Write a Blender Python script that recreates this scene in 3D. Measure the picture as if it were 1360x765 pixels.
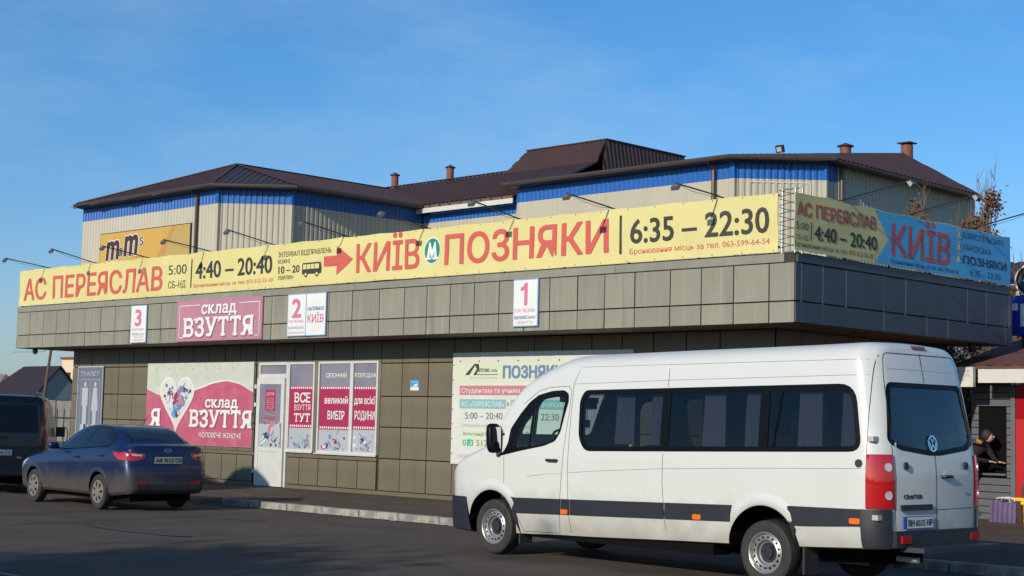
import bpy, bmesh, math, random
from mathutils import Vector, Matrix, noise
from mathutils.bvhtree import BVHTree
from mathutils.geometry import tessellate_polygon
R = math.radians
rnd = random.Random(7)
scn = bpy.context.scene
for o in list(bpy.data.objects): bpy.data.objects.remove(o)
C = scn.collection

# ------------------------------------------------------------------ camera
cam = bpy.data.cameras.new('camera'); camo = bpy.data.objects.new('camera', cam); C.objects.link(camo)
yaw, pit, rol = R(44.49), R(4.939), R(1.348)
fw_ = Vector((-math.sin(yaw)*math.cos(pit), math.cos(yaw)*math.cos(pit), math.sin(pit)))
rt_ = Vector((math.cos(yaw), math.sin(yaw), 0)); up_ = rt_.cross(fw_)
r2 = rt_*math.cos(rol)+up_*math.sin(rol); u2 = -rt_*math.sin(rol)+up_*math.cos(rol)
M = Matrix.Identity(4)
for i in range(3): M[i][0], M[i][1], M[i][2] = r2[i], u2[i], -fw_[i]
M.translation = Vector((0, 0, 1.67))
camo.matrix_world = M
cam.sensor_width = 36; cam.lens = 36*2062.555/1360; cam.clip_end = 3000; cam.clip_start = .1
scn.camera = camo

# ------------------------------------------------------------------ sky and sun
SUN = Vector((.125, -1, .385)).normalized()          # towards the sun
w = bpy.data.worlds.new('World'); scn.world = w; w.use_nodes = True
nt = w.node_tree; nt.nodes.clear()
out = nt.nodes.new('ShaderNodeOutputWorld'); bg = nt.nodes.new('ShaderNodeBackground')
sky = nt.nodes.new('ShaderNodeTexSky'); sky.sky_type = 'NISHITA'; sky.sun_disc = False
sky.sun_elevation = math.asin(SUN.z); sky.sun_rotation = math.atan2(SUN.x, SUN.y)
sky.altitude = 100; sky.air_density = 1.0; sky.dust_density = .7; sky.ozone_density = 2.2
bg.inputs['Strength'].default_value = .105
# thin high cloud wisps
tc = nt.nodes.new('ShaderNodeTexCoord'); mp = nt.nodes.new('ShaderNodeMapping'); mp.inputs['Scale'].default_value = (2.2, 2.2, 7)
mp.inputs['Rotation'].default_value = (0, R(-9), 0)
ns = nt.nodes.new('ShaderNodeTexNoise'); ns.inputs['Scale'].default_value = 2.3; ns.inputs['Detail'].default_value = 7; ns.inputs['Roughness'].default_value = .62
cr = nt.nodes.new('ShaderNodeValToRGB'); cr.color_ramp.elements[0].position = .44; cr.color_ramp.elements[1].position = .86
cr.color_ramp.elements[1].color = (.36, .36, .36, 1)
mx = nt.nodes.new('ShaderNodeMixRGB'); mx.inputs[2].default_value = (4.4, 6.0, 7.6, 1)
mg = nt.nodes.new('ShaderNodeMixRGB'); mg.blend_type = 'MULTIPLY'; mg.inputs[0].default_value = 1; mg.inputs[2].default_value = (.47, .93, 1.30, 1)   # the deep, saturated blue of the day
L = nt.links.new
L(tc.outputs['Generated'], mp.inputs[0]); L(mp.outputs[0], ns.inputs['Vector']); L(ns.outputs['Fac'], cr.inputs[0])
L(cr.outputs[0], mx.inputs[0]); sx = nt.nodes.new('ShaderNodeSeparateXYZ'); L(tc.outputs['Generated'], sx.inputs[0])
hz = nt.nodes.new('ShaderNodeMapRange'); hz.inputs[1].default_value = 0; hz.inputs[2].default_value = .22; L(sx.outputs['Z'], hz.inputs[0])
hm = nt.nodes.new('ShaderNodeMixRGB'); hm.inputs[1].default_value = (.80, .93, 1.22, 1); hm.inputs[2].default_value = (.46, .93, 1.32, 1); L(hz.outputs[0], hm.inputs[0]); L(hm.outputs[0], mg.inputs[2])
L(sky.outputs[0], mg.inputs[1]); L(mg.outputs[0], mx.inputs[1]); L(mx.outputs[0], bg.inputs[0]); L(bg.outputs[0], out.inputs[0])
sl = bpy.data.lights.new('sun', 'SUN'); so = bpy.data.objects.new('sun', sl); C.objects.link(so)
sl.energy = 4.4; sl.angle = R(.53); sl.color = (1, .91, .76)
so.rotation_euler = SUN.to_track_quat('Z', 'Y').to_euler()
scn.view_settings.view_transform = 'Standard'; scn.view_settings.look = 'None'
scn.view_settings.exposure = 0; scn.view_settings.gamma = 1
scn.cycles.max_bounces = 8; scn.cycles.transparent_max_bounces = 16

# ------------------------------------------------------------------ materials
MATS = {}
def mat(name, col, rough=.7, metal=0, col2=None, scale=3, bump=0, bscale=40, spec=None, coat=0, wash=None, stretch=None, detail=6, lo=.35, hi=.68):
    """principled with a noise mix of two real surface colours, and fine relief"""
    if name in MATS: return MATS[name]
    m = bpy.data.materials.new(name); m.use_nodes = True; n = m.node_tree; b = n.nodes['Principled BSDF']
    b.inputs['Base Color'].default_value = (*col, 1); b.inputs['Roughness'].default_value = rough; b.inputs['Metallic'].default_value = metal
    if spec is not None: b.inputs['Specular IOR Level'].default_value = spec
    if coat: b.inputs['Coat Weight'].default_value = coat; b.inputs['Coat Roughness'].default_value = .04
    co = n.nodes.new('ShaderNodeTexCoord'); vec = co.outputs['Object']
    if stretch:
        mpp = n.nodes.new('ShaderNodeMapping'); mpp.inputs['Scale'].default_value = stretch; n.links.new(vec, mpp.inputs[0]); vec2 = mpp.outputs[0]
    else: vec2 = vec
    if col2:
        t = n.nodes.new('ShaderNodeTexNoise'); t.inputs['Scale'].default_value = scale; t.inputs['Detail'].default_value = detail; t.inputs['Roughness'].default_value = .6
        r = n.nodes.new('ShaderNodeValToRGB'); r.color_ramp.elements[0].position = lo; r.color_ramp.elements[1].position = hi
        x = n.nodes.new('ShaderNodeMixRGB'); x.inputs[1].default_value = (*col, 1); x.inputs[2].default_value = (*col2, 1)
        n.links.new(vec2, t.inputs['Vector']); n.links.new(t.outputs['Fac'], r.inputs[0]); n.links.new(r.outputs[0], x.inputs[0]); n.links.new(x.outputs[0], b.inputs['Base Color'])
    if bump:
        t2 = n.nodes.new('ShaderNodeTexNoise'); t2.inputs['Scale'].default_value = bscale; t2.inputs['Detail'].default_value = 4
        bp = n.nodes.new('ShaderNodeBump'); bp.inputs['Strength'].default_value = bump; bp.inputs['Distance'].default_value = .02
        n.links.new(vec, t2.inputs['Vector']); n.links.new(t2.outputs['Fac'], bp.inputs['Height']); n.links.new(bp.outputs[0], b.inputs['Normal'])
    if name in ('canopy_panel', 'wall_panel', 'flashing', 'concrete_kerb', 'siding', 'soffit', 'grey_stone_wall'):
        src = b.inputs['Base Color'].links[0].from_socket; oi = n.nodes.new('ShaderNodeObjectInfo'); mr = n.nodes.new('ShaderNodeMapRange'); mr.inputs[3].default_value = .93; mr.inputs[4].default_value = 1.07
        hv = n.nodes.new('ShaderNodeHueSaturation'); n.links.new(oi.outputs['Random'], mr.inputs[0]); n.links.new(mr.outputs[0], hv.inputs['Value']); n.links.new(src, hv.inputs['Color']); n.links.new(hv.outputs[0], b.inputs['Base Color'])
    MATS[name] = m; return m
def glassmat(name, tint, refl=.10, rough=.02):
    if name in MATS: return MATS[name]
    m = bpy.data.materials.new(name); m.use_nodes = True; n = m.node_tree; n.nodes.clear()
    o = n.nodes.new('ShaderNodeOutputMaterial'); tr = n.nodes.new('ShaderNodeBsdfTransparent'); tr.inputs[0].default_value = (*tint, 1)
    g = n.nodes.new('ShaderNodeBsdfGlossy'); g.inputs['Roughness'].default_value = rough; g.inputs['Color'].default_value = (.9, .95, 1, 1)
    fr = n.nodes.new('ShaderNodeLayerWeight'); fr.inputs[0].default_value = .5
    pw = n.nodes.new('ShaderNodeMath'); pw.operation = 'POWER'; pw.inputs[1].default_value = 4.5
    ml = n.nodes.new('ShaderNodeMath'); ml.operation = 'MULTIPLY_ADD'; ml.inputs[1].default_value = .85; ml.inputs[2].default_value = refl
    n.links.new(fr.outputs['Facing'], pw.inputs[0]); n.links.new(pw.outputs[0], ml.inputs[0])
    x = n.nodes.new('ShaderNodeMixShader')
    n.links.new(ml.outputs[0], x.inputs[0]); n.links.new(tr.outputs[0], x.inputs[1]); n.links.new(g.outputs[0], x.inputs[2]); n.links.new(x.outputs[0], o.inputs[0])
    MATS[name] = m; return m

def car_paint_dusty():
    """blue metallic paint with road dust caked on by height above the ground (dirt with a shape of its own)"""
    m = bpy.data.materials.new('dusty_blue_paint'); m.use_nodes = True; n = m.node_tree; b = n.nodes['Principled BSDF']
    co = n.nodes.new('ShaderNodeTexCoord'); sp = n.nodes.new('ShaderNodeSeparateXYZ'); n.links.new(co.outputs['Object'], sp.inputs[0])
    t = n.nodes.new('ShaderNodeTexNoise'); t.inputs['Scale'].default_value = 2.6; t.inputs['Detail'].default_value = 5; n.links.new(co.outputs['Object'], t.inputs['Vector'])
    a = n.nodes.new('ShaderNodeMath'); a.operation = 'MULTIPLY_ADD'; a.inputs[1].default_value = -.45; n.links.new(t.outputs['Fac'], a.inputs[0]); n.links.new(sp.outputs['Z'], a.inputs[2])
    mr = n.nodes.new('ShaderNodeMapRange'); mr.inputs[1].default_value = .52; mr.inputs[2].default_value = .20; mr.inputs[3].default_value = .04; mr.inputs[4].default_value = .86
    n.links.new(a.outputs[0], mr.inputs[0])
    x = n.nodes.new('ShaderNodeMixRGB'); x.inputs[1].default_value = (.002, .011, .066, 1); x.inputs[2].default_value = (.064, .053, .040, 1)
    n.links.new(mr.outputs[0], x.inputs[0]); n.links.new(x.outputs[0], b.inputs['Base Color'])
    rr = n.nodes.new('ShaderNodeMapRange'); rr.inputs[3].default_value = .28; rr.inputs[4].default_value = .9; n.links.new(mr.outputs[0], rr.inputs[0]); n.links.new(rr.outputs[0], b.inputs['Roughness'])
    b.inputs['Metallic'].default_value = .15
    cw = n.nodes.new('ShaderNodeMapRange'); cw.inputs[3].default_value = .55; cw.inputs[4].default_value = 0; n.links.new(mr.outputs[0], cw.inputs[0]); n.links.new(cw.outputs[0], b.inputs['Coat Weight'])
    b.inputs['Coat Roughness'].default_value = .05
    return m

mt = {}
mt['panel'] = mat('canopy_panel', (.205, .193, .145), .5, 0, (.25, .238, .19), 1.1, .12, 8, stretch=(1.5, 1.5, .35))
mt['nightroof'] = mat('dark_roof', (.016, .010, .016), .6, 0, (.022, .014, .02), 2)
mt['darkglass'] = mat('dark_car_glass', (.003, .004, .006), .25, 0, spec=.25)
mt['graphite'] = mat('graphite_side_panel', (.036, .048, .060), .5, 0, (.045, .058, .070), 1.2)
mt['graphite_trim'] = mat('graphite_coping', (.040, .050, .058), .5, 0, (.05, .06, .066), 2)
mt['wallpanel'] = mat('wall_panel', (.168, .143, .092), .5, 0, (.195, .168, .112), 1.3, .15, 6)
mt['flash'] = mat('flashing', (.20, .19, .155), .5, 0, (.245, .235, .195), 2, .05)
mt['joint'] = mat('joint_dark', (.03, .028, .022), .8)
mt['soffit'] = mat('soffit', (.16, .13, .09), .7, 0, (.12, .1, .07), 2)
mt['yellow'] = mat('banner_yellow', (.68, .595, .25), .55, 0, (.62, .545, .225), .8, .05, 5)
mt['blue_vinyl'] = mat('banner_blue', (0.08, 0.45, 0.80), .5, 0, (0.07, 0.41, 0.74), .8)
mt['red_print'] = mat('print_red', (0.533, 0.089, 0.074), .6, 0, (0.488, 0.089, 0.074), 1)
mt['black_print'] = mat('print_black', (.035, .035, .03), .6)
mt['green_print'] = mat('print_green', (.01, .20, .13), .6)
mt['white_print'] = mat('print_white', (0.669, 0.669, 0.652), .6, 0, (0.601, 0.601, 0.583), 3)
mt['navy_print'] = mat('print_navy', (.03, .05, .12), .6)
mt['pink'] = mat('poster_pink', (.40, .075, .135), .6, 0, (.46, .12, .19), 3.5, lo=.45, hi=.7)
mt['pale_pink'] = mat('sign_pink', (0.414, 0.185, 0.244), .6, 0, (0.370, 0.163, 0.222), 2)
mt['pinkletter'] = mat('print_pink', (0.533, 0.148, 0.266), .6)
mt['bluegrey_print'] = mat('print_bluegrey', (.12, .19, .36), .6)
mt['lightblue'] = mat('sign_edge_blue', (0.163, 0.311, 0.488), .6)
mt['shadow_print'] = mat('print_shade_pink', (.30, .08, .12), .6)
mt['poster_grey'] = mat('poster_greygreen', (0.429, 0.455, 0.394), .6, 0, (0.498, 0.515, 0.464), 4)
mt['poster_white'] = mat('poster_white', (0.566, 0.566, 0.532), .55, 0, (0.515, 0.515, 0.480), 1.5)
mt['poster_green'] = mat('poster_palegreen', (0.515, 0.566, 0.429), .6)
mt['rose'] = mat('print_rose', (0.459, 0.163, 0.185), .6)
mt['teal'] = mat('print_teal', (0.178, 0.370, 0.400), .6)
mt['teal2'] = mat('print_green_teal', (.05, .55, .42), .6)
mt['grey_print'] = mat('print_grey', (.50, .50, .50), .6)
mt['darkgrey_print'] = mat('print_darkgrey', (.14, .15, .17), .6)
mt['crimson'] = mat('film_crimson', (0.311, 0.015, 0.067), .45, 0, (0.340, 0.022, 0.081), 3)
mt['film'] = mat('film_greyviolet', (.155, .140, .20), .35, 0, (.20, .185, .25), 1.2, lo=.4, hi=.6, coat=.4)
mt['film_lo'] = mat('film_pale', (0.340, 0.355, 0.400), .45, 0, (0.385, 0.392, 0.429), 1)
mt['upvc'] = mat('white_upvc', (0.533, 0.533, 0.518), .35, 0, (0.474, 0.474, 0.459), 4)
mt['toilet'] = mat('toilet_board', (0.118, 0.133, 0.192), .6)
mt['toilet_l'] = mat('toilet_print', (0.355, 0.370, 0.414), .6)
mt['metal'] = mat('galvanised', (.35, .36, .36), .45, .6)
mt['lamphead'] = mat('lamp_head_grey', (.13, .135, .14), .5, .3)
mt['darkmetal'] = mat('dark_metal', (.035, .035, .04), .5, .4)
mt['rust'] = mat('rusty_angle', (.16, .09, .06), .8, 0, (.08, .05, .04), 12)
mt['cream'] = mat('cream_sheet', (.42, .385, .30), .5, 0, (.38, .35, .275), 1.2, stretch=(1, 1, .4))
mt['bluesheet'] = mat('blue_sheet', (.005, .085, .34), .45, 0, (.006, .095, .38), 2)
mt['roof'] = mat('brown_roof_sheet', (.042, .021, .019), .55, 0, (.052, .026, .022), 1.5)
mt['gutter'] = mat('brown_gutter', (.055, .040, .034), .45, .1)
mt['brick'] = mat('brown_chimney', (.20, .07, .045), .75, 0, (.15, .05, .035), 8)
mt['asphalt'] = mat('asphalt', (.095, .076, .061), .9, 0, (.072, .059, .049), 0.55, .55, 60, spec=.25, detail=12)
mt['pave'] = mat('pavement', (.098, .074, .056), .92, 0, (.072, .055, .043), 1.6, .5, 50, spec=.2)
mt['concrete'] = mat('concrete_kerb', (.19, .175, .15), .9, 0, (.33, .31, .275), 6, .6, 30, lo=.45, hi=.66, detail=10)
mt['whitepaint'] = mat('old_white_paint', (.50, .49, .45), .9, 0, (.20, .19, .17), 9, lo=.45, hi=.6)
mt['line'] = mat('road_line', (.22, .215, .20), .9, 0, (.08, .078, .07), 6)
mt['soil'] = mat('far_ground', (.10, .09, .065), .95, 0, (.07, .075, .04), .2)
mt['vanwhite'] = mat('van_white', (.56, .565, .54), .30, 0, (.54, .545, .52), .7, coat=.6)
mt['rubber'] = mat('rubber', (.018, .018, .02), .8, 0, (.03, .028, .026), 8)
mt['plastic'] = mat('black_plastic', (.013, .015, .021), .5, 0, (.018, .020, .026), 4, .1, 200)
mt['trim'] = mat('gloss_black_trim', (.003, .0035, .005), .4, 0, spec=.15)
mt['steel'] = mat('wheel_silver', (.42, .42, .42), .32, .7, (.34, .33, .32), 6)
mt['steel_dirty'] = mat('hubcap_dusty', (.17, .15, .13), .6, .2, (.18, .16, .14), 6)
mt['dark'] = mat('dark_void', (.004, .004, .0045), .9, spec=.1)
mt['interior'] = mat('van_interior', (.010, .011, .014), .8)
mt['seat'] = mat('seat_cloth', (.015, .022, .045), .9, 0, (.01, .015, .03), 10)
mt['curtain'] = mat('curtain_cloth', (.52, .47, .52), .9, 0, (.36, .33, .37), 14, stretch=(6, 6, .2))
mt['redlamp'] = mat('red_lamp', (.38, .005, .008), .08, 0, coat=1)
mt['reddark'] = mat('red_lamp_dark', (.30, .006, .01), .12, 0, coat=1)
mt['lens'] = mat('clear_lens', (.55, .52, .52), .12, .3)
mt['orange'] = mat('orange_marker', (.75, .14, .01), .25, 0, coat=.5)
mt['chrome'] = mat('chrome', (.7, .7, .7), .12, 1)
mt['plate'] = mat('plate_white', (.62, .62, .60), .4)
mt['plate_dirty'] = mat('plate_grey', (.34, .34, .32), .6)
mt['platebl'] = mat('plate_blue', (.02, .08, .35), .4)
mt['bluepaint'] = car_paint_dusty()
mt['blackpaint'] = mat('black_car_paint', (.004, .0045, .007), .35, 0, (.008, .008, .009), 3, coat=.25)
mt['carglass'] = mat('blue_car_glass', (.005, .009, .018), .06, 0, coat=.5, spec=.3)
mt['glass'] = glassmat('side_glass', (.50, .56, .60), .06)
mt['glassdark'] = glassmat('tinted_glass', (.22, .25, .30), .034)
mt['glassdoor'] = glassmat('door_glass', (.72, .84, .80), .05)
mt['glassrear'] = glassmat('rear_glass', (.14, .16, .20), .09)
mt['mirrorglass'] = mat('mirror_glass', (.75, .78, .8), .03, 1)
mt['bark'] = mat('bark', (.10, .075, .055), .9, 0, (.06, .045, .035), 10, .4, 20)
mt['leaf'] = mat('dry_leaves', (.17, .085, .045), .8, 0, (.095, .048, .028), 6)
mt['twig'] = mat('twig', (.17, .12, .09), .9)
mt['housewall'] = mat('far_plaster', (.26, .28, .28), .9, 0, (.20, .22, .22), 2)
mt['stonewall'] = mat('grey_stone_wall', (.20, .19, .165), .9, 0, (.13, .125, .11), 5, .3, 10)
mt['greyroof'] = mat('grey_sheet_roof', (.20, .16, .14), .8, 0, (.15, .12, .11), 2)
mt['creamwall'] = mat('cream_block_wall', (.62, .50, .33), .9, 0, (.55, .45, .3), 2)
mt['kioskroof'] = mat('kiosk_roof', (.125, .052, .038), .75, 0, (.10, .042, .032), 1.6, .3, 25, stretch=(1, 1, 1))
mt['siding'] = mat('siding', (.10, .10, .115), .5, 0, (.08, .08, .095), 2)  # darkened below its white to stand in for shade on the kiosk
mt['whiteboard'] = mat('white_fascia', (0.548, 0.533, 0.488), .5, 0, (0.488, 0.474, 0.444), 4)
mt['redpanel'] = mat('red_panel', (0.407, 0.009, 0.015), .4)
mt['bluesign'] = mat('deep_blue_sign', (.02, .03, .30), .4)
mt['jacket'] = mat('navy_jacket', (.012, .014, .022), .9, 0, (.007, .008, .014), 9, .5, 14)
mt['mustard'] = mat('mustard_hood', (.42, .20, .03), .85)
mt['skin'] = mat('skin', (.42, .25, .18), .6)
mt['hair'] = mat('dark_hair', (.015, .012, .01), .7)
mt['stickerblue'] = mat('sticker_blue', (.03, .30, .60), .4)
mt['mm'] = mat('sign_amber', (0.518, 0.311, 0.059), .5, 0, (0.488, 0.296, 0.067), 1)
mt['mm2'] = mat('sign_orange', (0.459, 0.237, 0.052), .5)
mt['mm3'] = mat('sign_ochre', (0.414, 0.281, 0.089), .5)
mt['brownp'] = mat('print_brown', (.055, .022, .025), .5)
mt['yellowp'] = mat('yellow_plastic', (.75, .48, .04), .5)

def translucent(m, k, col):
    n = m.node_tree; b = n.nodes['Principled BSDF']; o = n.nodes['Material Output']; t = n.nodes.new('ShaderNodeBsdfTranslucent'); x = n.nodes.new('ShaderNodeMixShader'); x.inputs[0].default_value = k
    t.inputs[0].default_value = (*col, 1); n.links.new(b.outputs[0], x.inputs[1]); n.links.new(t.outputs[0], x.inputs[2]); n.links.new(x.outputs[0], o.inputs['Surface'])
translucent(mt['yellow'], .10, (.75, .68, .30)); translucent(mt['blue_vinyl'], .12, (.10, .50, .90))
def grime(m, z0, z1, col, amt):
    """road dirt thrown up on the lower body"""
    n = m.node_tree; b = n.nodes['Principled BSDF']; src = b.inputs['Base Color'].links[0].from_socket; co = n.nodes.new('ShaderNodeTexCoord'); sp = n.nodes.new('ShaderNodeSeparateXYZ'); n.links.new(co.outputs['Object'], sp.inputs[0])
    t = n.nodes.new('ShaderNodeTexNoise'); t.inputs['Scale'].default_value = 4; t.inputs['Detail'].default_value = 8; n.links.new(co.outputs['Object'], t.inputs['Vector'])
    a = n.nodes.new('ShaderNodeMath'); a.operation = 'MULTIPLY_ADD'; a.inputs[1].default_value = -.6; n.links.new(t.outputs['Fac'], a.inputs[0]); n.links.new(sp.outputs['Z'], a.inputs[2])
    mr = n.nodes.new('ShaderNodeMapRange'); mr.inputs[1].default_value = z1; mr.inputs[2].default_value = z0; mr.inputs[4].default_value = amt; n.links.new(a.outputs[0], mr.inputs[0])
    x = n.nodes.new('ShaderNodeMixRGB'); x.inputs[2].default_value = (*col, 1); n.links.new(mr.outputs[0], x.inputs[0]); n.links.new(src, x.inputs[1]); n.links.new(x.outputs[0], b.inputs['Base Color'])
grime(mt['vanwhite'], .0, .60, (.27, .24, .19), .75); grime(mt['wallpanel'], -.25, .35, (.085, .07, .05), .55)
def streaks(m, col, amt, sc=(9, 9, .45), lo=.55, hi=.72):
    """run-off stains below the coping"""
    n = m.node_tree; b = n.nodes['Principled BSDF']; src = b.inputs['Base Color'].links[0].from_socket; g = n.nodes.new('ShaderNodeNewGeometry'); mp_ = n.nodes.new('ShaderNodeMapping'); mp_.inputs['Scale'].default_value = sc
    t = n.nodes.new('ShaderNodeTexNoise'); t.inputs['Scale'].default_value = 1; t.inputs['Detail'].default_value = 5; r = n.nodes.new('ShaderNodeMapRange'); r.inputs[1].default_value = lo; r.inputs[2].default_value = hi; r.inputs[4].default_value = amt
    n.links.new(g.outputs['Position'], mp_.inputs[0]); n.links.new(mp_.outputs[0], t.inputs['Vector']); n.links.new(t.outputs['Fac'], r.inputs[0])
    x = n.nodes.new('ShaderNodeMixRGB'); x.inputs[2].default_value = (*col, 1); n.links.new(r.outputs[0], x.inputs[0]); n.links.new(src, x.inputs[1]); n.links.new(x.outputs[0], b.inputs['Base Color'])
streaks(mt['panel'], (.33, .315, .26), .5); streaks(mt['panel'], (.13, .12, .09), .5, (5, 5, .5), .56, .75); streaks(mt['wallpanel'], (.10, .082, .05), .6, (4, 4, .6), .52, .75); streaks(mt['cream'], (.30, .27, .20), .4, (3, 3, .3), .55, .8)
streaks(mt['asphalt'], (.05, .042, .036), .6, (.5, .9, 1), .52, .66); streaks(mt['asphalt'], (.125, .098, .075), .45, (1.3, .35, 1), .56, .75); streaks(mt['pave'], (.14, .115, .09), .5, (1.5, 1.2, 1), .52, .7)
# ------------------------------------------------------------------ object helpers
def tag(o, label=None, cat=None, group=None, kind=None):
    if label: o['label'] = label
    if cat: o['category'] = cat
    if group: o['group'] = group
    if kind: o['kind'] = kind
    return o
def root(name, loc, label, cat, group=None, rz=0):
    o = bpy.data.objects.new(name, None); o.location = loc; o.rotation_euler = (0, 0, rz); o.empty_display_size = .2; C.objects.link(o)
    return tag(o, label, cat, group)
def link(name, me, m=None, parent=None, world=False, smooth=False, kind=None, label=None):
    o = bpy.data.objects.new(name, me); C.objects.link(o)
    if m is not None and not me.materials: me.materials.append(m)
    if parent is not None:
        o.parent = parent
        if world:
            pm = Matrix.Translation(parent.location) @ parent.rotation_euler.to_matrix().to_4x4()
            q = parent.parent
            o.matrix_parent_inverse = pm.inverted() if q is None else (parent.matrix_parent_inverse.inverted() if False else pm_chain(parent).inverted())
    if smooth:
        me.polygons.foreach_set('use_smooth', [True]*len(me.polygons))
        try: me.set_sharp_from_angle(angle=R(smooth if smooth is not True else 35))
        except Exception: pass
    if kind: o['kind'] = kind
    if label: o['label'] = label
    return o
def pm_chain(o):
    m = o.matrix_parent_inverse @ o.matrix_basis if o.parent else o.matrix_basis
    return pm_chain(o.parent) @ m if o.parent else m
def me_from(v, f, name='m'):
    me = bpy.data.meshes.new(name); me.from_pydata([tuple(p) for p in v], [], f); me.update(); return me
class MB:
    """collects boxes, tubes and polygons for ONE mesh object"""
    def __init__(s): s.v = []; s.f = []
    def add(s, v, f): n = len(s.v); s.v += [tuple(p) for p in v]; s.f += [tuple(i+n for i in q) for q in f]; return s
    def box(s, x0, x1, y0, y1, z0, z1):
        v = [(x0, y0, z0), (x1, y0, z0), (x1, y1, z0), (x0, y1, z0), (x0, y0, z1), (x1, y0, z1), (x1, y1, z1), (x0, y1, z1)]
        return s.add(v, [(0, 3, 2, 1), (4, 5, 6, 7), (0, 1, 5, 4), (1, 2, 6, 5), (2, 3, 7, 6), (3, 0, 4, 7)])
    def tube(s, pts, r, n=8, r2=None, cap=True):
        pts = [Vector(p) for p in pts]; m = len(pts); vs = []
        for i, p in enumerate(pts):
            d = (pts[min(i+1, m-1)]-pts[max(i-1, 0)]).normalized()
            a = d.orthogonal().normalized() if abs(d.z) > .95 else d.cross(Vector((0, 0, 1))).normalized()
            b = d.cross(a); rr = r if r2 is None else r+(r2-r)*i/(m-1)
            for k in range(n):
                t = 2*math.pi*k/n; vs.append(p+a*math.cos(t)*rr+b*math.sin(t)*rr)
        fs = [(i*n+k, i*n+(k+1) % n, (i+1)*n+(k+1) % n, (i+1)*n+k) for i in range(m-1) for k in range(n)]
        if cap: fs += [tuple(range(n-1, -1, -1)), tuple((m-1)*n+k for k in range(n))]
        return s.add(vs, fs)
    def bar(s, a, b, w, h):
        a = Vector(a); b = Vector(b); d = (b-a).normalized(); u = d.cross(Vector((0, 0, 1)))
        if u.length < .01: u = Vector((1, 0, 0))
        u = u.normalized()*w/2; t = u.cross(d).normalized()*h/2
        v = [a-u-t, a+u-t, a+u+t, a-u+t, b-u-t, b+u-t, b+u+t, b-u+t]
        return s.add(v, [(0, 3, 2, 1), (4, 5, 6, 7), (0, 1, 5, 4), (1, 2, 6, 5), (2, 3, 7, 6), (3, 0, 4, 7)])
    def prism(s, poly, d):
        """3-D polygon (any number of points) extruded by vector d"""
        poly = [Vector(p) for p in poly]; n = len(poly); d = Vector(d)
        tris = tessellate_polygon([poly])
        f = [tuple(t) for t in tris]+[tuple(i+n for i in reversed(t)) for t in tris]+[(i, (i+1) % n, (i+1) % n+n, i+n) for i in range(n)]
        return s.add(poly+[p+d for p in poly], f)
    def poly(s, poly):
        poly = [Vector(p) for p in poly]
        return s.add(poly, [tuple(t) for t in tessellate_polygon([poly])])
    def lathe(s, prof, axis_o, n=32, a0=0, a1=2*math.pi):
        """profile of (r, y): turned about the y axis through axis_o"""
        ox, oy, oz = axis_o; vs = []; m = len(prof); full = abs(a1-a0-2*math.pi) < 1e-6; nn = n if full else n+1
        for k in range(nn):
            t = a0+(a1-a0)*k/n
            for r, y in prof: vs.append((ox+r*math.cos(t), oy+y, oz+r*math.sin(t)))
        fs = []
        for k in range(n):
            k2 = (k+1) % nn
            for i in range(m-1): fs.append((k*m+i, k2*m+i, k2*m+i+1, k*m+i+1))
        return s.add(vs, fs)
    def build(s, name, m=None, parent=None, world=True, fix=True, **kw):
        me = me_from(s.v, s.f, name)
        if fix:
            bm = bmesh.new(); bm.from_mesh(me); bmesh.ops.recalc_face_normals(bm, faces=bm.faces); bm.to_mesh(me); bm.free()
        if name in STUFFY and 'kind' not in kw: kw['kind'] = 'stuff'
        return link(name, me, m, parent, world=world, **kw)
STUFFY = ('seam_strip', 'lacing', 'eyelet', 'grommet', 'vent_hole', 'wheel_nut', 'gutter_bracket', 'film_dots', 'print', 'heart_print', 'scroll', 'back_frame', 'whitewash', 'sign_line', 'figure_frame', 'figure_print', 'branch', 'crown', 'figure', 'mast', 'panel_frame', 'fabric')
BOXME = {}
def piece(name, x0, x1, y0, y1, z0, z1, m, parent, bev=.004):
    """one cladding piece: mesh shared between pieces of one size"""
    key = (round(x1-x0, 3), round(y1-y0, 3), round(z1-z0, 3), m.name)
    if key not in BOXME:
        me = me_from(*_bx(x1-x0, y1-y0, z1-z0), name); bm = bmesh.new(); bm.from_mesh(me)
        bmesh.ops.bevel(bm, geom=bm.edges[:], offset=bev, segments=1, affect='EDGES'); bm.to_mesh(me); bm.free(); me.materials.append(m); BOXME[key] = me
    o = bpy.data.objects.new(name, BOXME[key]); C.objects.link(o)
    if parent: o.parent = parent; o.matrix_parent_inverse = pm_chain(parent).inverted()
    o.location = ((x0+x1)/2, (y0+y1)/2, (z0+z1)/2); return o
def _bx(a, b, c):
    q = MB().box(-a/2, a/2, -b/2, b/2, -c/2, c/2); return q.v, q.f

def densify(pts, d=.07):
    o_ = []
    for a, b in zip(pts, pts[1:]+pts[:1]):
        k = max(1, int(math.hypot(b[0]-a[0], b[1]-a[1])/d)); o_ += [(a[0]+(b[0]-a[0])*i/k, a[1]+(b[1]-a[1])*i/k) for i in range(k)]
    return o_
def rbox(cx, cy, cz, sx, sy, sz, p=4, shear=0):
    bm = bmesh.new(); bmesh.ops.create_cube(bm, size=2); bmesh.ops.subdivide_edges(bm, edges=bm.edges[:], cuts=5, use_grid_fill=True)
    for v in bm.verts:
        n = (abs(v.co.x)**p+abs(v.co.y)**p+abs(v.co.z)**p)**(1/p); q = v.co/n; v.co = Vector((cx+q.x*sx/2+shear*q.z, cy+q.y*sy/2, cz+q.z*sz/2))
    me = bpy.data.meshes.new('m'); bm.to_mesh(me); bm.free(); return me
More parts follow.
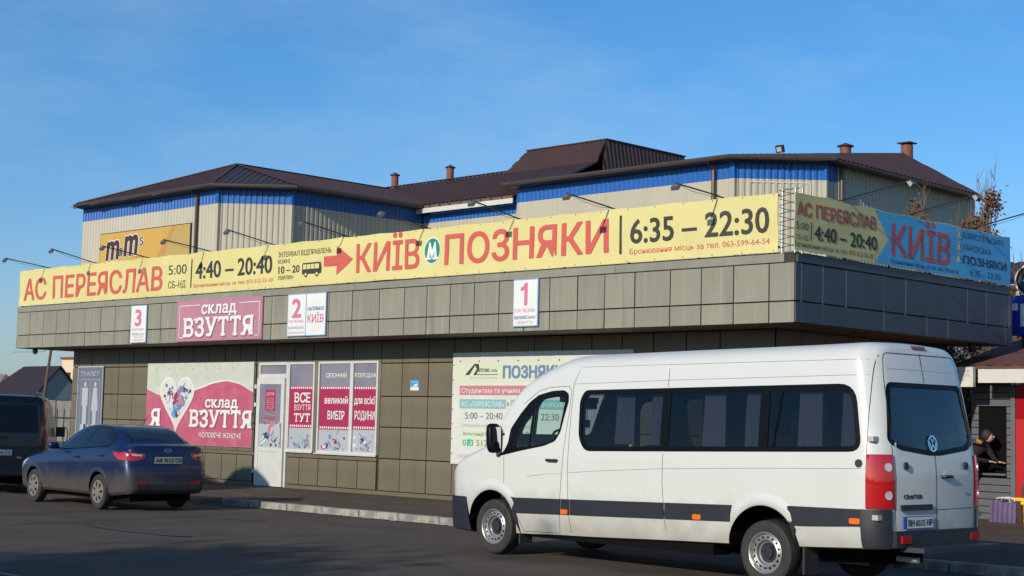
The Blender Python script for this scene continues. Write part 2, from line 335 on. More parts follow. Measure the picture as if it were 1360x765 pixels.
# ------------------------------------------------------------------ lettering
_cap = {}
def glyphs(t, bold=0, res=3):
    """outline of a word; heavier weights are laid over in thin layers"""
    v, f = glyphs0(t, res); k = bold*.62
    # overlapping strokes must not share a plane: every face gets a hair-thin step of its own
    vv = []; ff = []
    for i, q in enumerate(f): ff.append(tuple(range(len(vv), len(vv)+len(q)))); vv += [(v[j][0], v[j][1], (i*7 % 11)*.09) for j in q]
    v, f = vv, ff
    if bold < .015: return v, f
    sh = [(0, 0), (k, 0), (-k, 0), (0, k*.8), (0, -k*.8), (k*.75, k*.6), (-k*.75, k*.6), (k*.75, -k*.6), (-k*.75, -k*.6)]; n = len(v)
    return [(x+a, y+b, i+l_) for i, (a, b) in enumerate(sh) for x, y, l_ in v], [tuple(q+n*i for q in p) for i in range(len(sh)) for p in f]
def glyphs0(t, res=3):
    c = bpy.data.curves.new('t', 'FONT'); c.body = t; c.resolution_u = res
    o = bpy.data.objects.new('t', c); C.objects.link(o); bpy.context.view_layer.update()
    dg = bpy.context.evaluated_depsgraph_get(); me = bpy.data.meshes.new_from_object(o.evaluated_get(dg))
    v = [(p.co.x, p.co.y) for p in me.vertices]; f = [tuple(p.vertices) for p in me.polygons]
    bpy.data.objects.remove(o); bpy.data.curves.remove(c); bpy.data.meshes.remove(me); return v, f
def frame_Y(y): return lambda x, z, o=0: Vector((x, y-o, z))            # faces -Y
def frame_X(x0): return lambda y, z, o=0: Vector((x0+o, y, z))          # faces +X
def letters(t, fr, x0, x1, z0, z1, m, parent, off=.004, bold=0, res=3, name='lettering', slant=0, world=True):
    v, f = glyphs(t, bold, res)
    if bold not in _cap: _cap[bold] = max(q[1] for q in glyphs('Н', bold)[0])
    a = min(q[0] for q in v); b = max(q[0] for q in v); cp = _cap[bold]
    pts = [fr(x0+(x-a)/(b-a)*(x1-x0)+slant*(y/cp)*(z1-z0), z0+y/cp*(z1-z0), off+.0004*l_) for x, y, l_ in v]
    return link(name, me_from(pts, f, name), m, parent, world=world)
SER = {'С': [(.85, 1), (.9, .12)], 'К': [(.2, 0), (.2, 1), (.85, 0), (.8, 1)], 'Л': [(.15, 0), (.82, 0), (.3, 1)], 'А': [(.12, 0), (.85, 0)], 'Д': [(.1, 0), (.9, 0)],
       'В': [(.12, 0), (.12, 1)], 'З': [(.12, .95)], 'У': [(.15, 1), (.88, 1), (.3, 0)], 'Т': [(.5, 0), (.08, .86), (.92, .86)], 'Я': [(.85, 0), (.85, 1), (.12, 0)], 'Е': [(.15, 0), (.15, 1)],
       'с': [(.85, .74)], 'к': [(.18, 0), (.18, .74), (.85, 0), (.8, .74)], 'л': [(.12, 0), (.85, 0)], 'а': [(.85, 0)], 'д': [(.1, 0), (.9, 0)]}
def slab(t, fr, x0, x1, z0, z1, m, parent, off=.004, bold=.03, shade=None, serif=True, world=True):
    """heavy slab-serif word: letters laid one by one with serif bars"""
    gl = [glyphs(ch, bold, 2) for ch in t]; ws = [max(q[0] for q in g[0])-min(q[0] for q in g[0]) for g in gl]; gap = .07
    tot = sum(ws)+gap*(len(t)-1); sx = (x1-x0)/tot; cp = max(q[1] for q in glyphs('Н', bold)[0]); sz = (z1-z0)/cp
    mb = MB(); x = x0; H = z1-z0
    for ch, (v, f), wd in zip(t, gl, ws):
        a = min(q[0] for q in v); mb.add([fr(x+(p[0]-a)*sx, z0+p[1]*sz, off+.0004*p[2]) for p in v], f)
        if serif:
            for cx, cz in SER.get(ch, []):
                hw = wd*sx*.21; c0 = x+wd*sx*cx; zz = z0+cz*H; hh = .055*H
                zc = zz+hh if cz < .5 else zz-hh
                if ch == 'Т' and cz == .86: hw = wd*sx*.08; hh = .10*H; zc = z0+.84*H
                mb.poly([fr(c0-hw, zc-hh, off+.0045), fr(c0+hw, zc-hh, off+.0045), fr(c0+hw, zc+hh, off+.0045), fr(c0-hw, zc+hh, off+.0045)])
        x += (wd+gap)*sx
    if shade:
        dx, dz = .02*H/.4, -.03*H/.4
        sh = MB().add([Vector(p)+fr(dx, dz, 0)-fr(0, 0, 0)+(fr(0, 0, 0)-fr(0, 0, .0055)) for p in mb.v], mb.f)
        link('lettering_shade', me_from(sh.v, sh.f), shade, parent, world=world)
    return link('lettering', me_from(mb.v, mb.f), m, parent, world=world)
def flat(name, fr, pts, m, parent, off=.002, world=True, **kw):
    mb = MB().poly([fr(x, z, off) for x, z in pts]); return mb.build(name, m, parent, fix=False, world=world, **kw)
def rect(x0, x1, z0, z1): return [(x0, z0), (x1, z0), (x1, z1), (x0, z1)]
def disc(cx, cz, rx, rz, n=28): return [(cx+rx*math.cos(2*math.pi*k/n), cz+rz*math.sin(2*math.pi*k/n)) for k in range(n)]
def ring(fr, outer, inner, off):
    mb = MB(); n = len(outer); mb.add([fr(x, z, off) for x, z in outer]+[fr(x, z, off) for x, z in inner], [(i, (i+1) % n, (i+1) % n+n, i+n) for i in range(n)]); return mb
# ================================================================== SETTING
def struct(name, mb, m, **kw): o = mb.build(name, m, None, fix=False, **kw); o['kind'] = 'structure'; return o
def grid(x0, x1, y0, y1, nx, ny, zf):
    v = [(x0+(x1-x0)*i/nx, y0+(y1-y0)*j/ny, 0) for j in range(ny+1) for i in range(nx+1)]
    v = [(x, y, zf(x, y)) for x, y, _ in v]
    f = [(j*(nx+1)+i, j*(nx+1)+i+1, (j+1)*(nx+1)+i+1, (j+1)*(nx+1)+i) for j in range(ny) for i in range(nx)]
    return MB().add(v, f)
g = MB().add([(-900, -700, -.03), (700, -700, -.03), (700, 900, -.03), (-900, 900, -.03)], [(0, 1, 2, 3)]); struct('ground', g, mt['soil'])
def azf(x, y): return .006*noise.noise(Vector((x*.35, y*.35, 0)))-.002
struct('road', grid(-75, 30, -35, 31, 150, 95, azf), mt['asphalt'], smooth=True)
# pavement: from the kerb (0.12) sloping down to the wall foot
KY = 17.22
def pz(y): return .118-(y-KY)*.0137 if y < 22.2 else .05
pv = MB(); ys = [KY+.14, 22.4, 29.2]
X0, X1 = -40.5, -5.0
def pgrid(x, y):
    k = min(1, max(0, (-24.55-x)/.9)); low = .016+(y-KY)*.0085          # dropped edge left of the car's rear
    return (pz(y)*(1-k)+min(low, .055)*k)+.003*noise.noise(Vector((x*.8, y*.8, 3)))
struct('pavement', grid(X0, X1, KY+.14, 29.3, 120, 40, pgrid), mt['pave'], smooth=True)
kerb = root('kerb', (-24, KY, 0), 'pale worn concrete kerb along the edge of the station pavement', 'kerb')
x = X0
x = -24.45
while x < X1:
    L_ = 1.0; j = rnd.uniform(-.008, .008)
    k = piece('kerb_stone', x+.012, x+L_-.012, KY+j, KY+.155+j, -.05, .125+j*.6, mt['concrete'], kerb, bev=.016)
    x += L_
# thin broken whitewash line at the foot of the kerb
x = X0
while x < -24.6: piece('edging_stone', x+.012, min(x+1, -24.47)-.012, KY, KY+.15, -.06, .018+rnd.uniform(-.003, .003), mt['concrete'], kerb, bev=.01); x += 1
MB().prism([(-25.6, KY-.002, -.05), (-24.46, KY-.002, -.05), (-24.46, KY-.002, .122), (-25.6, KY-.002, .021)], (0, .17, 0)).build('ramp_stone', mt['concrete'], kerb)
wl = MB(); x = -24.45
while x < -15:
    d = rnd.uniform(.25, .9); wl.add([(x, KY-.055-rnd.uniform(0, .02), .010), (x+d, KY-.055-rnd.uniform(0, .02), .010), (x+d, KY-.004, .010), (x, KY-.004, .010)], [(0, 1, 2, 3)]); x += d+rnd.choice([0, 0, .05, .12])
wl.build('whitewash', mt['whitepaint'], kerb, fix=False)
# painted road mark bottom left
rm = MB().add([(-16.4, 7.75, .008), (-13.2, 7.9, .008), (-13.2, 8.0, .008), (-16.4, 7.85, .008)], [(0, 1, 2, 3)]); struct('road_marking', rm, mt['line'])
# a few tar patches, twigs and litter specks
tp = MB()
for cx, cy, rx, ry in ((-19.5, 12.3, 1.3, .25), (-21, 15.1, .8, .2)):
    n = 22; tp.poly([(cx+rx*math.cos(6.283*k/n)*(1+.25*noise.noise(Vector((k*.7, cx, 0)))), cy+ry*math.sin(6.283*k/n)*(1+.3*noise.noise(Vector((k*.9, cy, 2)))), .0065) for k in range(n)])
MATS.pop('tar', None); o = tp.build('asphalt_patch', mat('tar', (.047, .045, .041), .85, 0, (.040, .038, .035), 3), None, fix=False); o['kind'] = 'structure'
lt = MB()
for i in range(260):
    x = rnd.uniform(-28, -6); y = rnd.uniform(8, 21); s = rnd.uniform(.006, .022); z = .012 if y < KY else pz(y)+.012; a = rnd.uniform(0, 3)
    lt.add([(x+s*math.cos(a+q), y+s*math.sin(a+q), z+s*.3*(q > 2)) for q in (0, 1.4, 3.1, 4.6)], [(0, 1, 2, 3)])
lt.build('litter', mat('litter', (.30, .26, .2), .9, 0, (.12, .08, .05), 2), None, fix=False, kind='stuff', label='tiny leaves and grit scattered over the asphalt')

# ================================================================== BUS STATION
FY, WY, CX, CL, CR = 20.9, 22.0, -14.163, -39.56, 28.30
ZB, ZM, ZS, ZT = 3.375, 3.72, 4.35, 4.496
st = root('bus_station', (-26.8, 22, 0), 'single storey bus station clad in olive brown panels under a deep flat canopy', 'bus station')
MB().box(-38.36, -15.3, 22.03, 27.8, -.02, ZB).build('wall', mt['joint'], st)
MB().box(CL+.03, CX-.03, FY+.03, CR-.03, ZB+.012, ZT-.01).build('canopy', mt['joint'], st)
# soffit boards
sb = []
x = CL+.04
while x < CX-.1:
    x2 = min(x+1.4, CX-.04); piece('soffit_board', x, x2-.012, FY+.04, WY-.01, ZB-.008, ZB+.010, mt['soffit'], st, .003); x = x2
y = WY+.0
while y < CR-.1:
    y2 = min(y+1.4, CR-.04); piece('soffit_board', -15.28, CX-.04, y, y2-.012, ZB-.008, ZB+.010, mt['soffit'], st, .003)
    piece('soffit_board', CL+.04, -38.42, y, y2-.012, ZB-.008, ZB+.010, mt['soffit'], st, .003); y = y2
fx = [CL, -38.83, -38.1, -37.42, -36.77, -35.95, -35.2, -34.52, -33.83, -33.13, -32.44, -31.7, -30.96, -30.22, -29.49, -28.75, -28.01, -27.33, -26.66, -25.99, -25.22, -24.35, -23.58, -22.9,
      -22.22, -21.54, -20.86, -20.2, -19.54, -18.85, -18.2, -17.5, -16.71, -16.04, -15.37, -14.66, CX]
J = .011
for a, b in zip(fx, fx[1:]):
    dy = rnd.uniform(-.0035, .0035)
    piece('cladding_panel', a+J, b-J, FY-.012+dy, FY+.02+dy, ZM+J, ZS-J, mt['panel'], st)
    piece('cladding_panel', a+J, b-J, FY-.012-dy, FY+.02-dy, ZB, ZM-J, mt['panel'], st)
ry = [FY, 21.07, 21.69, 22.39, 23.58, 24.3, 25.04, 25.79, 26.53, 27.26, 28.0, 28.18, CR]
for a, b in zip(ry, ry[1:]):
    dx = rnd.uniform(-.003, .003)
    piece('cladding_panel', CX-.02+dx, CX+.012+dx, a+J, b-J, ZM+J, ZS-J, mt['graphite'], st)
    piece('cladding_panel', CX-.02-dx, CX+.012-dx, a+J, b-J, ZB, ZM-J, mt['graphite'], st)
# pale seams of sealant on the side face
ss = MB()
for y in ry[1:-1]: ss.box(CX-.012, CX+.006, y-.008, y+.008, ZB+.01, ZS)
ss.build('seam_strip', mt['metal'], st)
x = CL
while x < CX-.2:
    x2 = min(x+3.6, CX+.02); piece('flashing', x, x2-.006, FY-.02, FY+.05, ZS+.004, ZT, mt['flash'], st, .004); x = x2
y = FY+.055
while y < CR-.2:
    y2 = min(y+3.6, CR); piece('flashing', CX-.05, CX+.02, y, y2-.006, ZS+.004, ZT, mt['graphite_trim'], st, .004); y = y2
MB().box(CL+.02, CX-.06, FY+.06, CR-.02, ZT-.009, ZT+.03).build('canopy_roof', mt['flash'], st)
# left end cladding
y = FY+.02
while y < CR-.2:
    y2 = min(y+.72, CR); piece('cladding_panel', CL-.012, CL+.02, y+J, y2-J, ZM+J, ZS-J, mt['panel'], st); piece('cladding_panel', CL-.012, CL+.02, y+J, y2-J, ZB, ZM-J, mt['panel'], st); y = y2
# wall panels, rows
rows = [.14, .83, 1.50, 2.16, 2.87, ZB-.012]
def wcol(cols, r0=0, r1=5, fy=WY, rr=rows):
    for a, b in zip(cols, cols[1:]):
        for i in range(r0, r1):
            d = rnd.uniform(-.003, .003); piece('cladding_panel', a+.012, b-.012, fy-.014+d, fy+.02+d, rr[i]+.012, rr[i+1]-.012, mt['wallpanel'], st)
wcol([-38.38, -38.06]); wcol([-38.06, -36.72], 0, 1); wcol([-38.06, -37.4, -36.72], 4, 5)
wcol([-36.72, -36.03, -35.34, -34.64]); wcol([-34.64, -33.95, -33.27, -32.6, -31.95, -31.26, -30.65, -30.0], 1, 5)
low = [.14, .76]
for a, b in zip([-34.64, -33.95, -33.27, -32.6, -31.95, -31.26, -30.65, -30.02], [-33.95, -33.27, -32.6, -31.95, -31.26, -30.65, -30.02]+[0]):
    if b: piece('cladding_panel', a+.012, b-.012, WY-.014, WY+.02, .152, .748, mt['wallpanel'], st)
for a, b in zip([-28.72, -28.25, -27.56, -26.89, -26.2, -25.57], [-28.25, -27.56, -26.89, -26.2, -25.57]):
    piece('cladding_panel', a+.012, b-.012, WY-.014, WY+.02, .152, .748, mt['wallpanel'], st)
wcol([-30.0, -29.3, -28.55, -27.85, -27.15, -26.45, -25.50], 4, 5)
wcol([-25.50, -24.81, -23.99, -23.21, -22.45, -21.7, -20.95, -20.2, -19.45, -18.7, -17.95, -17.2, -16.45, -15.30])
# plain sheets filling between
def sheet(x0, x1, z0, z1): piece('wall_trim', x0, x1, WY-.010, WY+.022, z0, z1, mt['wallpanel'], st, .003)
sheet(-34.64, -29.98, .765, .835); sheet(-28.70, -25.52, .765, .90); sheet(-28.70, -25.52, 2.925, 2.975)
sheet(-29.96, -29.87, .06, 2.87); sheet(-27.76, -27.63, .90, 2.925); sheet(-25.57, -25.51, .765, 2.90); sheet(-29.86, -28.74, 2.925, 2.975)
sheet(-38.38, -30.0, .04, .135); sheet(-28.72, -15.30, .04, .135)
# right side wall panels in shade
y = WY+.02
while y < 27.6:
    y2 = min(y+.75, 27.8)
    for i in range(5): piece('cladding_panel', -15.31, -15.286, y+.012, y2-.012, rows[i]+.012, rows[i+1]-.012, mt['wallpanel'], st)
    y = y2
# beam in the corner of soffit
# --- shop windows and door (parts of the station)
WF = frame_Y(WY-.012)
def window(x0, x1, z0, z1, mull):
    fr = MB(); t = .05; y0, y1 = WY-.035, WY+.03
    fr.box(x0, x1, y0, y1, z1-t, z1); fr.box(x0, x1, y0, y1, z0, z0+t); fr.box(x0, x0+t, y0, y1, z0+t, z1-t); fr.box(x1-t, x1, y0, y1, z0+t, z1-t)
    for m_ in mull: fr.box(m_-.055, m_+.055, y0, y1, z0+t, z1-t)
    w_ = fr.build('window', mt['upvc'], st)
    MB().box(x0-.03, x1+.03, y0-.04, y0+.0, z0-.03, z0-.002).build('sill', mt['upvc'], w_); return w_
def sprinkles(fr, x0, x1, z0, z1, n, parent, seed, off=.006, s=.06):
    """little printed shoes, bags and dots"""
    r_ = random.Random(seed); cols = ['crimson', 'white_print', 'navy_print', 'teal', 'bluegrey_print', 'rose']
    mbs = {c: MB() for c in cols}
    for i in range(n):
        c = r_.choice(cols); x = r_.uniform(x0+s, x1-s); z = z0+abs(r_.gauss(0, .38))*(z1-z0); z = min(max(z, z0+.3*s), z1); a = r_.uniform(0, 3.14); q = s*r_.uniform(.5, 1.1)
        pts = r_.choice([[(-1, -.3), (-.2, -.35), (1, -.3), (1, 0), (.2, .1), (-.3, .6), (-1, .5)], [(-.5, -.7), (.5, -.7), (.6, .3), (.25, .3), (.2, .7), (-.2, .7), (-.25, .3), (-.6, .3)], [(-.9, -.15), (.9, -.15), (.9, .15), (-.9, .15)], [(-.4, 0), (0, -.4), (.4, 0), (0, .4)]])
        P_ = [(x+q*(px*math.cos(a)-pz_*math.sin(a)), z+q*(px*math.sin(a)+pz_*math.cos(a))) for px, pz_ in pts]
        if min(p[0] for p in P_) < x0 or max(p[0] for p in P_) > x1 or min(p[1] for p in P_) < z0: continue
        mbs[c].poly([fr(u, v, off+.0001*i) for u, v in P_])
    for c in cols:
        if mbs[c].v: mbs[c].build('print', mt[c], parent, fix=False)
def film(x0, x1, z0, z1, r0, r1, parent, seed):
    g = flat('window_film', WF, rect(x0, x1, z0, z1), mt['film'], parent, -.004); 
    flat('film_band', WF, rect(x0, x1, r0, r1), mt['crimson'], parent, .000)
    flat('film_foot', WF, rect(x0, x1, z0, r0-.001), mt['film_lo'], parent, -.002)
    d = MB(); n = int((x1-x0)/.075)
    for zz in (r1-.03, r0+.045):
        for i in range(n): d.poly([WF(u, v, .003) for u, v in disc(x0+.05+(x1-x0-.1)*i/(n-1), zz, .024, .028, 8)])
    d.build('film_dots', mt['white_print'], parent, fix=False)
    sprinkles(WF, x0, x1, z0, z0+.42, 34, parent, seed, .003, .075)
w1 = window(-28.72, -27.76, .90, 2.925, []); film(-28.66, -27.82, .95, 2.875, 1.43, 2.37, w1, 1)
w2 = window(-27.63, -25.57, .89, 2.93, [-26.455]); film(-27.57, -26.52, .94, 2.88, 1.41, 2.37, w2, 2); film(-26.39, -25.63, .94, 2.88, 1.43, 2.37, w2, 3)
slab('ВСЕ', WF, -28.48, -27.90, 2.01, 2.23, mt['white_print'], w1, .006, .035)
letters('ВЗУТТЯ', WF, -28.48, -27.90, 1.83, 1.96, mt['white_print'], w1, .006, .005)
slab('ТУТ', WF, -28.48, -27.90, 1.57, 1.76, mt['white_print'], w1, .006, .035)
slab('СЕЗОННИЙ', WF, -27.37, -26.64, 2.57, 2.665, mt['white_print'], w2, .006, .03)
letters('великий', WF, -27.39, -26.58, 1.99, 2.155, mt['white_print'], w2, .006, .028)
letters('ВИБІР', WF, -27.27, -26.68, 1.64, 1.83, mt['white_print'], w2, .006, .025)
slab('РОЗПРОДАЖ', WF, -26.37, -25.64, 2.57, 2.665, mt['white_print'], w2, .006, .03)
letters('для всієї', WF, -26.36, -25.65, 1.99, 2.155, mt['white_print'], w2, .006, .025)
letters('РОДИНИ', WF, -26.33, -25.66, 1.65, 1.84, mt['white_print'], w2, .006, .025)
# door: frame, transom, leaf standing a little open
fr = MB(); y0, y1 = WY-.04, WY+.03
fr.box(-29.86, -29.79, y0, y1, .06, 2.93); fr.box(-28.80, -28.72, y0, y1, .06, 2.93); fr.box(-29.79, -28.80, y0, y1, 2.865, 2.93); fr.box(-29.79, -28.80, y0, y1, 2.57, 2.66)
door = fr.build('door', mt['upvc'], st)
flat('transom_film', WF, rect(-29.79, -28.80, 2.66, 2.865), mt['film'], door, -.004)
MB().box(-29.79, -28.80, WY-.006, WY+.0, .06, 2.57).build('door_void', mt['dark'], door)
lf = MB(); Y0, Y1 = WY-.095, WY-.045
lf.box(-29.83, -28.78, Y0, Y1, 2.42, 2.565); lf.box(-29.83, -29.71, Y0, Y1, .07, 2.42); lf.box(-28.90, -28.78, Y0, Y1, .07, 2.42); lf.box(-29.71, -28.90, Y0, Y1, .86, .96); lf.box(-29.71, -28.90, Y0, Y1, .07, .2)
lf.box(-29.71, -28.90, Y0+.012, Y1-.01, .2, .86); lf.build('door_leaf', mt['upvc'], door)
DF = frame_Y(WY-.082)
flat('door_film', DF, rect(-29.71, -28.90, .96, 2.42), mt['film'], door, 0); flat('door_film_foot', DF, rect(-29.71, -28.90, .96, 1.5), mt['film_lo'], door, .002)
sprinkles(DF, -29.71, -28.90, .97, 1.5, 40, door, 5, .004, .12)
flat('hours_notice', DF, rect(-29.50, -29.12, 1.81, 2.29), mt['crimson'], door, .004)
for k, (tx, z, h) in enumerate((('СКЛАД', 2.21, .028), ('ВЗУТТЯ', 2.155, .045), ('графік роботи', 2.09, .02), ('ПН-ПТ', 2.04, .022), ('9:00-18:00', 1.99, .025), ('СБ-НД', 1.94, .022), ('9:00-17:00', 1.88, .03), ('без перерви', 1.84, .02))):
    letters(tx, DF, -29.45, -29.17, z, z+h, mt['white_print'], door, .007)
stp = ring(DF, rect(-29.56, -29.05, 1.55, 1.73), rect(-29.54, -29.07, 1.57, 1.71), .006); stp.v = [tuple(Vector(v)+Vector((0, 0, (v[0]+29.3)*-.15))) for v in stp.v]; stp.build('stamp_outline', mt['rose'], door, fix=False)
letters('РОЗПРОДАЖ', DF, -29.51, -29.10, 1.60, 1.67, mt['rose'], door, .006, .02, slant=0)
h = MB(); h.box(-28.87, -28.84, Y0-.05, Y0, 1.45, 1.49).box(-28.87, -28.84, Y0-.05, Y0, 1.05, 1.09).tube([(-28.855, Y0-.06, .98), (-28.855, Y0-.06, 1.56)], .016); h.box(-28.98, -28.84, Y0-.03, Y0-.012, 1.46, 1.49); h.build('door_handle', mt['upvc'], door)
for z in (.35, 1.9, 2.32): MB().box(-29.9, -29.82, Y0-.02, Y0+.03, z, z+.09).build('hinge', mt['upvc'], door)

# --- yellow banner, front
def wob(x, z, k=1): return k*(.023*noise.noise(Vector((x*.9, z*2.0, 1)))+.003*noise.noise(Vector((x*2+z*2, z*2, 5))))
def bann(name, fr, x0, x1, z0, z1, m, parent, n=140, sag=.02, wv=0):
    v = []; f = []; rws = 20
    for i in range(n+1):
        x = x0+(x1-x0)*i/n
        for j in range(rws+1):
            t = j/rws; z = z0+(z1-z0)*t; z += -(sag*abs(math.sin(x*2.45+wv))*t)+sag*.5*abs(math.sin(x*2.45+1))*(1-t)
            v.append(fr(x, z, 0))
    f = [(i*(rws+1)+j, (i+1)*(rws+1)+j, (i+1)*(rws+1)+j+1, i*(rws+1)+j+1) for i in range(n) for j in range(rws)]
    return MB().add(v, f).build(name, m, parent, fix=False, smooth=60)
BF = lambda x, z, o=0: Vector((x, 20.865-o-.02-wob(x, z), z))
bn = root('banner', (-26.9, 20.87, 4.5), 'long yellow bus timetable banner in red and black along the front of the canopy', 'banner')
bann('banner_sheet', BF, -39.42, -14.47, 4.515, 5.50, mt['yellow'], bn, 520, .018)
T = lambda t, x0, x1, z0, z1, m, bold=.012, off=.0065, res=3, par=bn, fr=BF: letters(t, fr, x0, x1, z0, z1, mt[m], par, off, bold, res)
T('АС ПЕРЕЯСЛАВ', -39.17, -32.36, 4.67, 5.26, 'red_print', .03)
T('5:00', -32.11, -31.35, 5.02, 5.26, 'black_print'); T('СБ–НД', -32.11, -31.37, 4.69, 4.86, 'black_print')
flat('lettering', BF, rect(-31.165, -31.12, 4.67, 5.35), mt['black_print'], bn, .006)
T('4:40 – 20:40', -30.97, -27.98, 4.87, 5.285, 'black_print', .03); T('Бронювання місць за тел. 073-512-33-10', -31.02, -27.95, 4.665, 4.755, 'red_print', .008)
T('ІНТЕРВАЛ ВІДПРАВЛЕНЬ', -27.77, -25.90, 5.195, 5.31, 'black_print', 0); T('КОЖНІ', -27.77, -27.35, 5.05, 5.14, 'black_print', 0)
T('10 – 20', -27.75, -27.0, 4.83, 5.0, 'black_print', .025); T('ХВИЛИН', -27.77, -27.22, 4.69, 4.78, 'black_print', 0)
bs = MB()       # little bus sign
bs.poly([BF(x, z, .006) for x, z in [(-26.90, 4.77), (-26.24, 4.77), (-26.22, 4.87), (-26.26, 5.02), (-26.88, 5.02), (-26.91, 4.98)]])
for cx in (-26.76, -26.38): bs.poly([BF(x, z, .010) for x, z in disc(cx, 4.765, .062, .062, 16)])
bs.build('lettering', mt['black_print'], bn, fix=False, kind='stuff')
bw = MB()
for a, b in ((-26.87, -26.76), (-26.74, -26.62), (-26.60, -26.48), (-26.46, -26.31)): bw.poly([BF(x, z, .009) for x, z in rect(a, b, 4.88, 4.985)])
for cx in (-26.76, -26.38): bw.poly([BF(x, z, .012) for x, z in disc(cx, 4.765, .035, .035, 14)])
bw.build('lettering', mt['yellow'], bn, fix=False, kind='stuff')
flat('lettering', BF, [(-26.15, 4.90), (-25.72, 4.90), (-25.72, 4.70), (-25.17, 5.01), (-25.72, 5.33), (-25.72, 5.12), (-26.15, 5.12)], mt['red_print'], bn, .006)
T('КИЇВ', -25.06, -23.10, 4.72, 5.32, 'red_print', .03)
flat('lettering', BF, disc(-22.73, 5.04, .245, .275, 36), mt['white_print'], bn, .006); flat('lettering', BF, disc(-22.73, 5.04, .222, .25, 36), mt['green_print'], bn, .008)
mp_ = [(-.17, -.13), (-.17, -.17), (-.02, -.17), (-.02, -.14), (-.055, -.13), (-.075, -.02), (0, -.15), (.075, -.02), (.055, -.13), (.02, -.14), (.02, -.17), (.17, -.17), (.17, -.13), (.14, -.13), (.09, .15), (.06, .15), (0, .0), (-.06, .15), (-.09, .15), (-.14, -.13)]
def metro(fr, cx, cz, s, par): flat('lettering', fr, [(cx+x*s, cz+z*s*1.05) for x, z in mp_], mt['white_print'], par, .011)
metro(BF, -22.73, 5.05, 1.05, bn)
T('ПОЗНЯКИ', -22.36, -18.08, 4.74, 5.335, 'red_print', .035)
flat('lettering', BF, rect(-17.835, -17.78, 4.68, 5.37), mt['black_print'], bn, .006)
T('6:35 – 22:30', -17.59, -14.63, 4.86, 5.30, 'black_print', .03); T('Бронювання місць за тел. 063-599-64-54', -17.6, -14.63, 4.665, 4.765, 'red_print', .008)
ey = MB()       # eyelets and cord hem
x = -39.35
while x < -14.5:
    for z in (5.465, 4.545): ey.poly([BF(u, v, .004) for u, v in disc(x, z, .012, .012, 6)])
    x += .62
ey.build('eyelet', mt['darkmetal'], bn, fix=False)
# lattice mast at the corner
ms = root('lattice_mast', (CX, FY, ZT), 'thin wire lattice mast laced to both banners at the canopy corner', 'mast')
lm = MB()
for (x, y) in ((-14.17, 20.90), (-14.42, 20.90), (-14.17, 21.10)): lm.tube([(x, y, ZT), (x, y, 5.55)], .017)
lm.tube([(-14.46, 20.9, 5.54), (-14.1, 20.9, 5.54)], .014); lm.tube([(-14.46, 20.9, 4.52), (-14.1, 20.9, 4.52)], .014)
lm.build('mast', mt['metal'], ms)
lc = MB()
for k in range(7):
    z = 4.58+k*.14; lc.tube([(-14.47, 20.88, z), (-14.17, 20.9, z+.05)], .006, 5); lc.tube([(-14.17, 20.9, z+.02), (-14.47, 20.88, z+.11)], .006, 5)
lc.build('lacing', mt['darkmetal'], ms)
bk = MB(); x = -39.4                                              # angle frame behind the front banner
for z in (4.6, 5.45): bk.box(-39.42, -14.5, 20.93, 20.96, z, z+.03)
while x < -14.5: bk.box(x, x+.03, 20.93, 20.96, ZT, 5.48); x += 1.55
bk.build('back_frame', mt['rust'], ms)
bk = MB()
for z in (4.6, 5.45): bk.box(-14.21, -14.18, 20.98, 28.1, z, z+.03)
y = 21
while y < 28.2: bk.box(-14.21, -14.18, y, y+.03, ZT, 5.48); y += 1.4
bk.build('back_frame', mt['rust'], ms)
# --- side banner
SF = lambda y, z, o=0: Vector((-14.13+o+.02+wob(y+50, z, .8), y, z))
b2 = root('banner', (-14.13, 24.5, 4.5), 'shorter yellow and blue timetable banner on the shaded side of the canopy', 'banner')
bann('banner_sheet', SF, 20.80, 28.14, 4.52, 5.485, mt['yellow'], b2, 320, .03)
def tri_(pts): return flat('banner_blue_part', lambda a, b, o=0: SF(a, b, o), pts, mt['blue_vinyl'], b2, .0)
bv = []
n = 240
blu = MB(); V = []; 
for i in range(n+1):
    for j in range(21):
        t = j/20; z = 4.521+(5.47-4.521)*t; xs = 23.20+.46*(1-abs(2*t-1)*1.0); y = xs+(28.139-xs)*i/n
        zz = z-(.03*abs(math.sin(y*2.45))*t)+.015*abs(math.sin(y*2.45+1))*(1-t); V.append(SF(y, zz, .003))
blu.add(V, [(i*21+j, (i+1)*21+j, (i+1)*21+j+1, i*21+j+1) for i in range(n) for j in range(20)]); blu.build('banner_blue_part', mt['blue_vinyl'], b2, fix=False, smooth=60)
S = lambda t, x0, x1, z0, z1, m, bold=.012, off=.0055, res=3: letters(t, SF, x0, x1, z0, z1, mt[m], b2, off, bold, res)
S('АС ПЕРЕЯСЛАВ', 20.85, 23.25, 5.105, 5.33, 'red_print', .03); S('5:00', 20.84, 21.19, 4.88, 5.0, 'black_print'); S('СБ–НД', 20.84, 21.19, 4.715, 4.795, 'black_print', 0)
flat('lettering', SF, rect(21.255, 21.28, 4.72, 5.03), mt['black_print'], b2, .008)
S('4:40 – 20:40', 21.36, 23.27, 4.75, 5.0, 'black_print', .025); S('Бронювання місць за тел. 073-512-33-10', 20.81, 23.14, 4.60, 4.68, 'black_print', .005)
S('КИЇВ', 23.75, 25.80, 4.72, 5.29, 'red_print', .035); S('Бронювання місць за тел. 063-599-64-54', 23.74, 26.11, 4.58, 4.665, 'black_print', .005)
for z in (5.325, 5.105, 4.885):
    flat('lettering', SF, disc(26.09, z, .105, .09, 24), mt['white_print'], b2, .008); flat('lettering', SF, disc(26.09, z, .09, .077, 24), mt['green_print'], b2, .010); metro(SF, 26.09, z+.005, .42, b2)
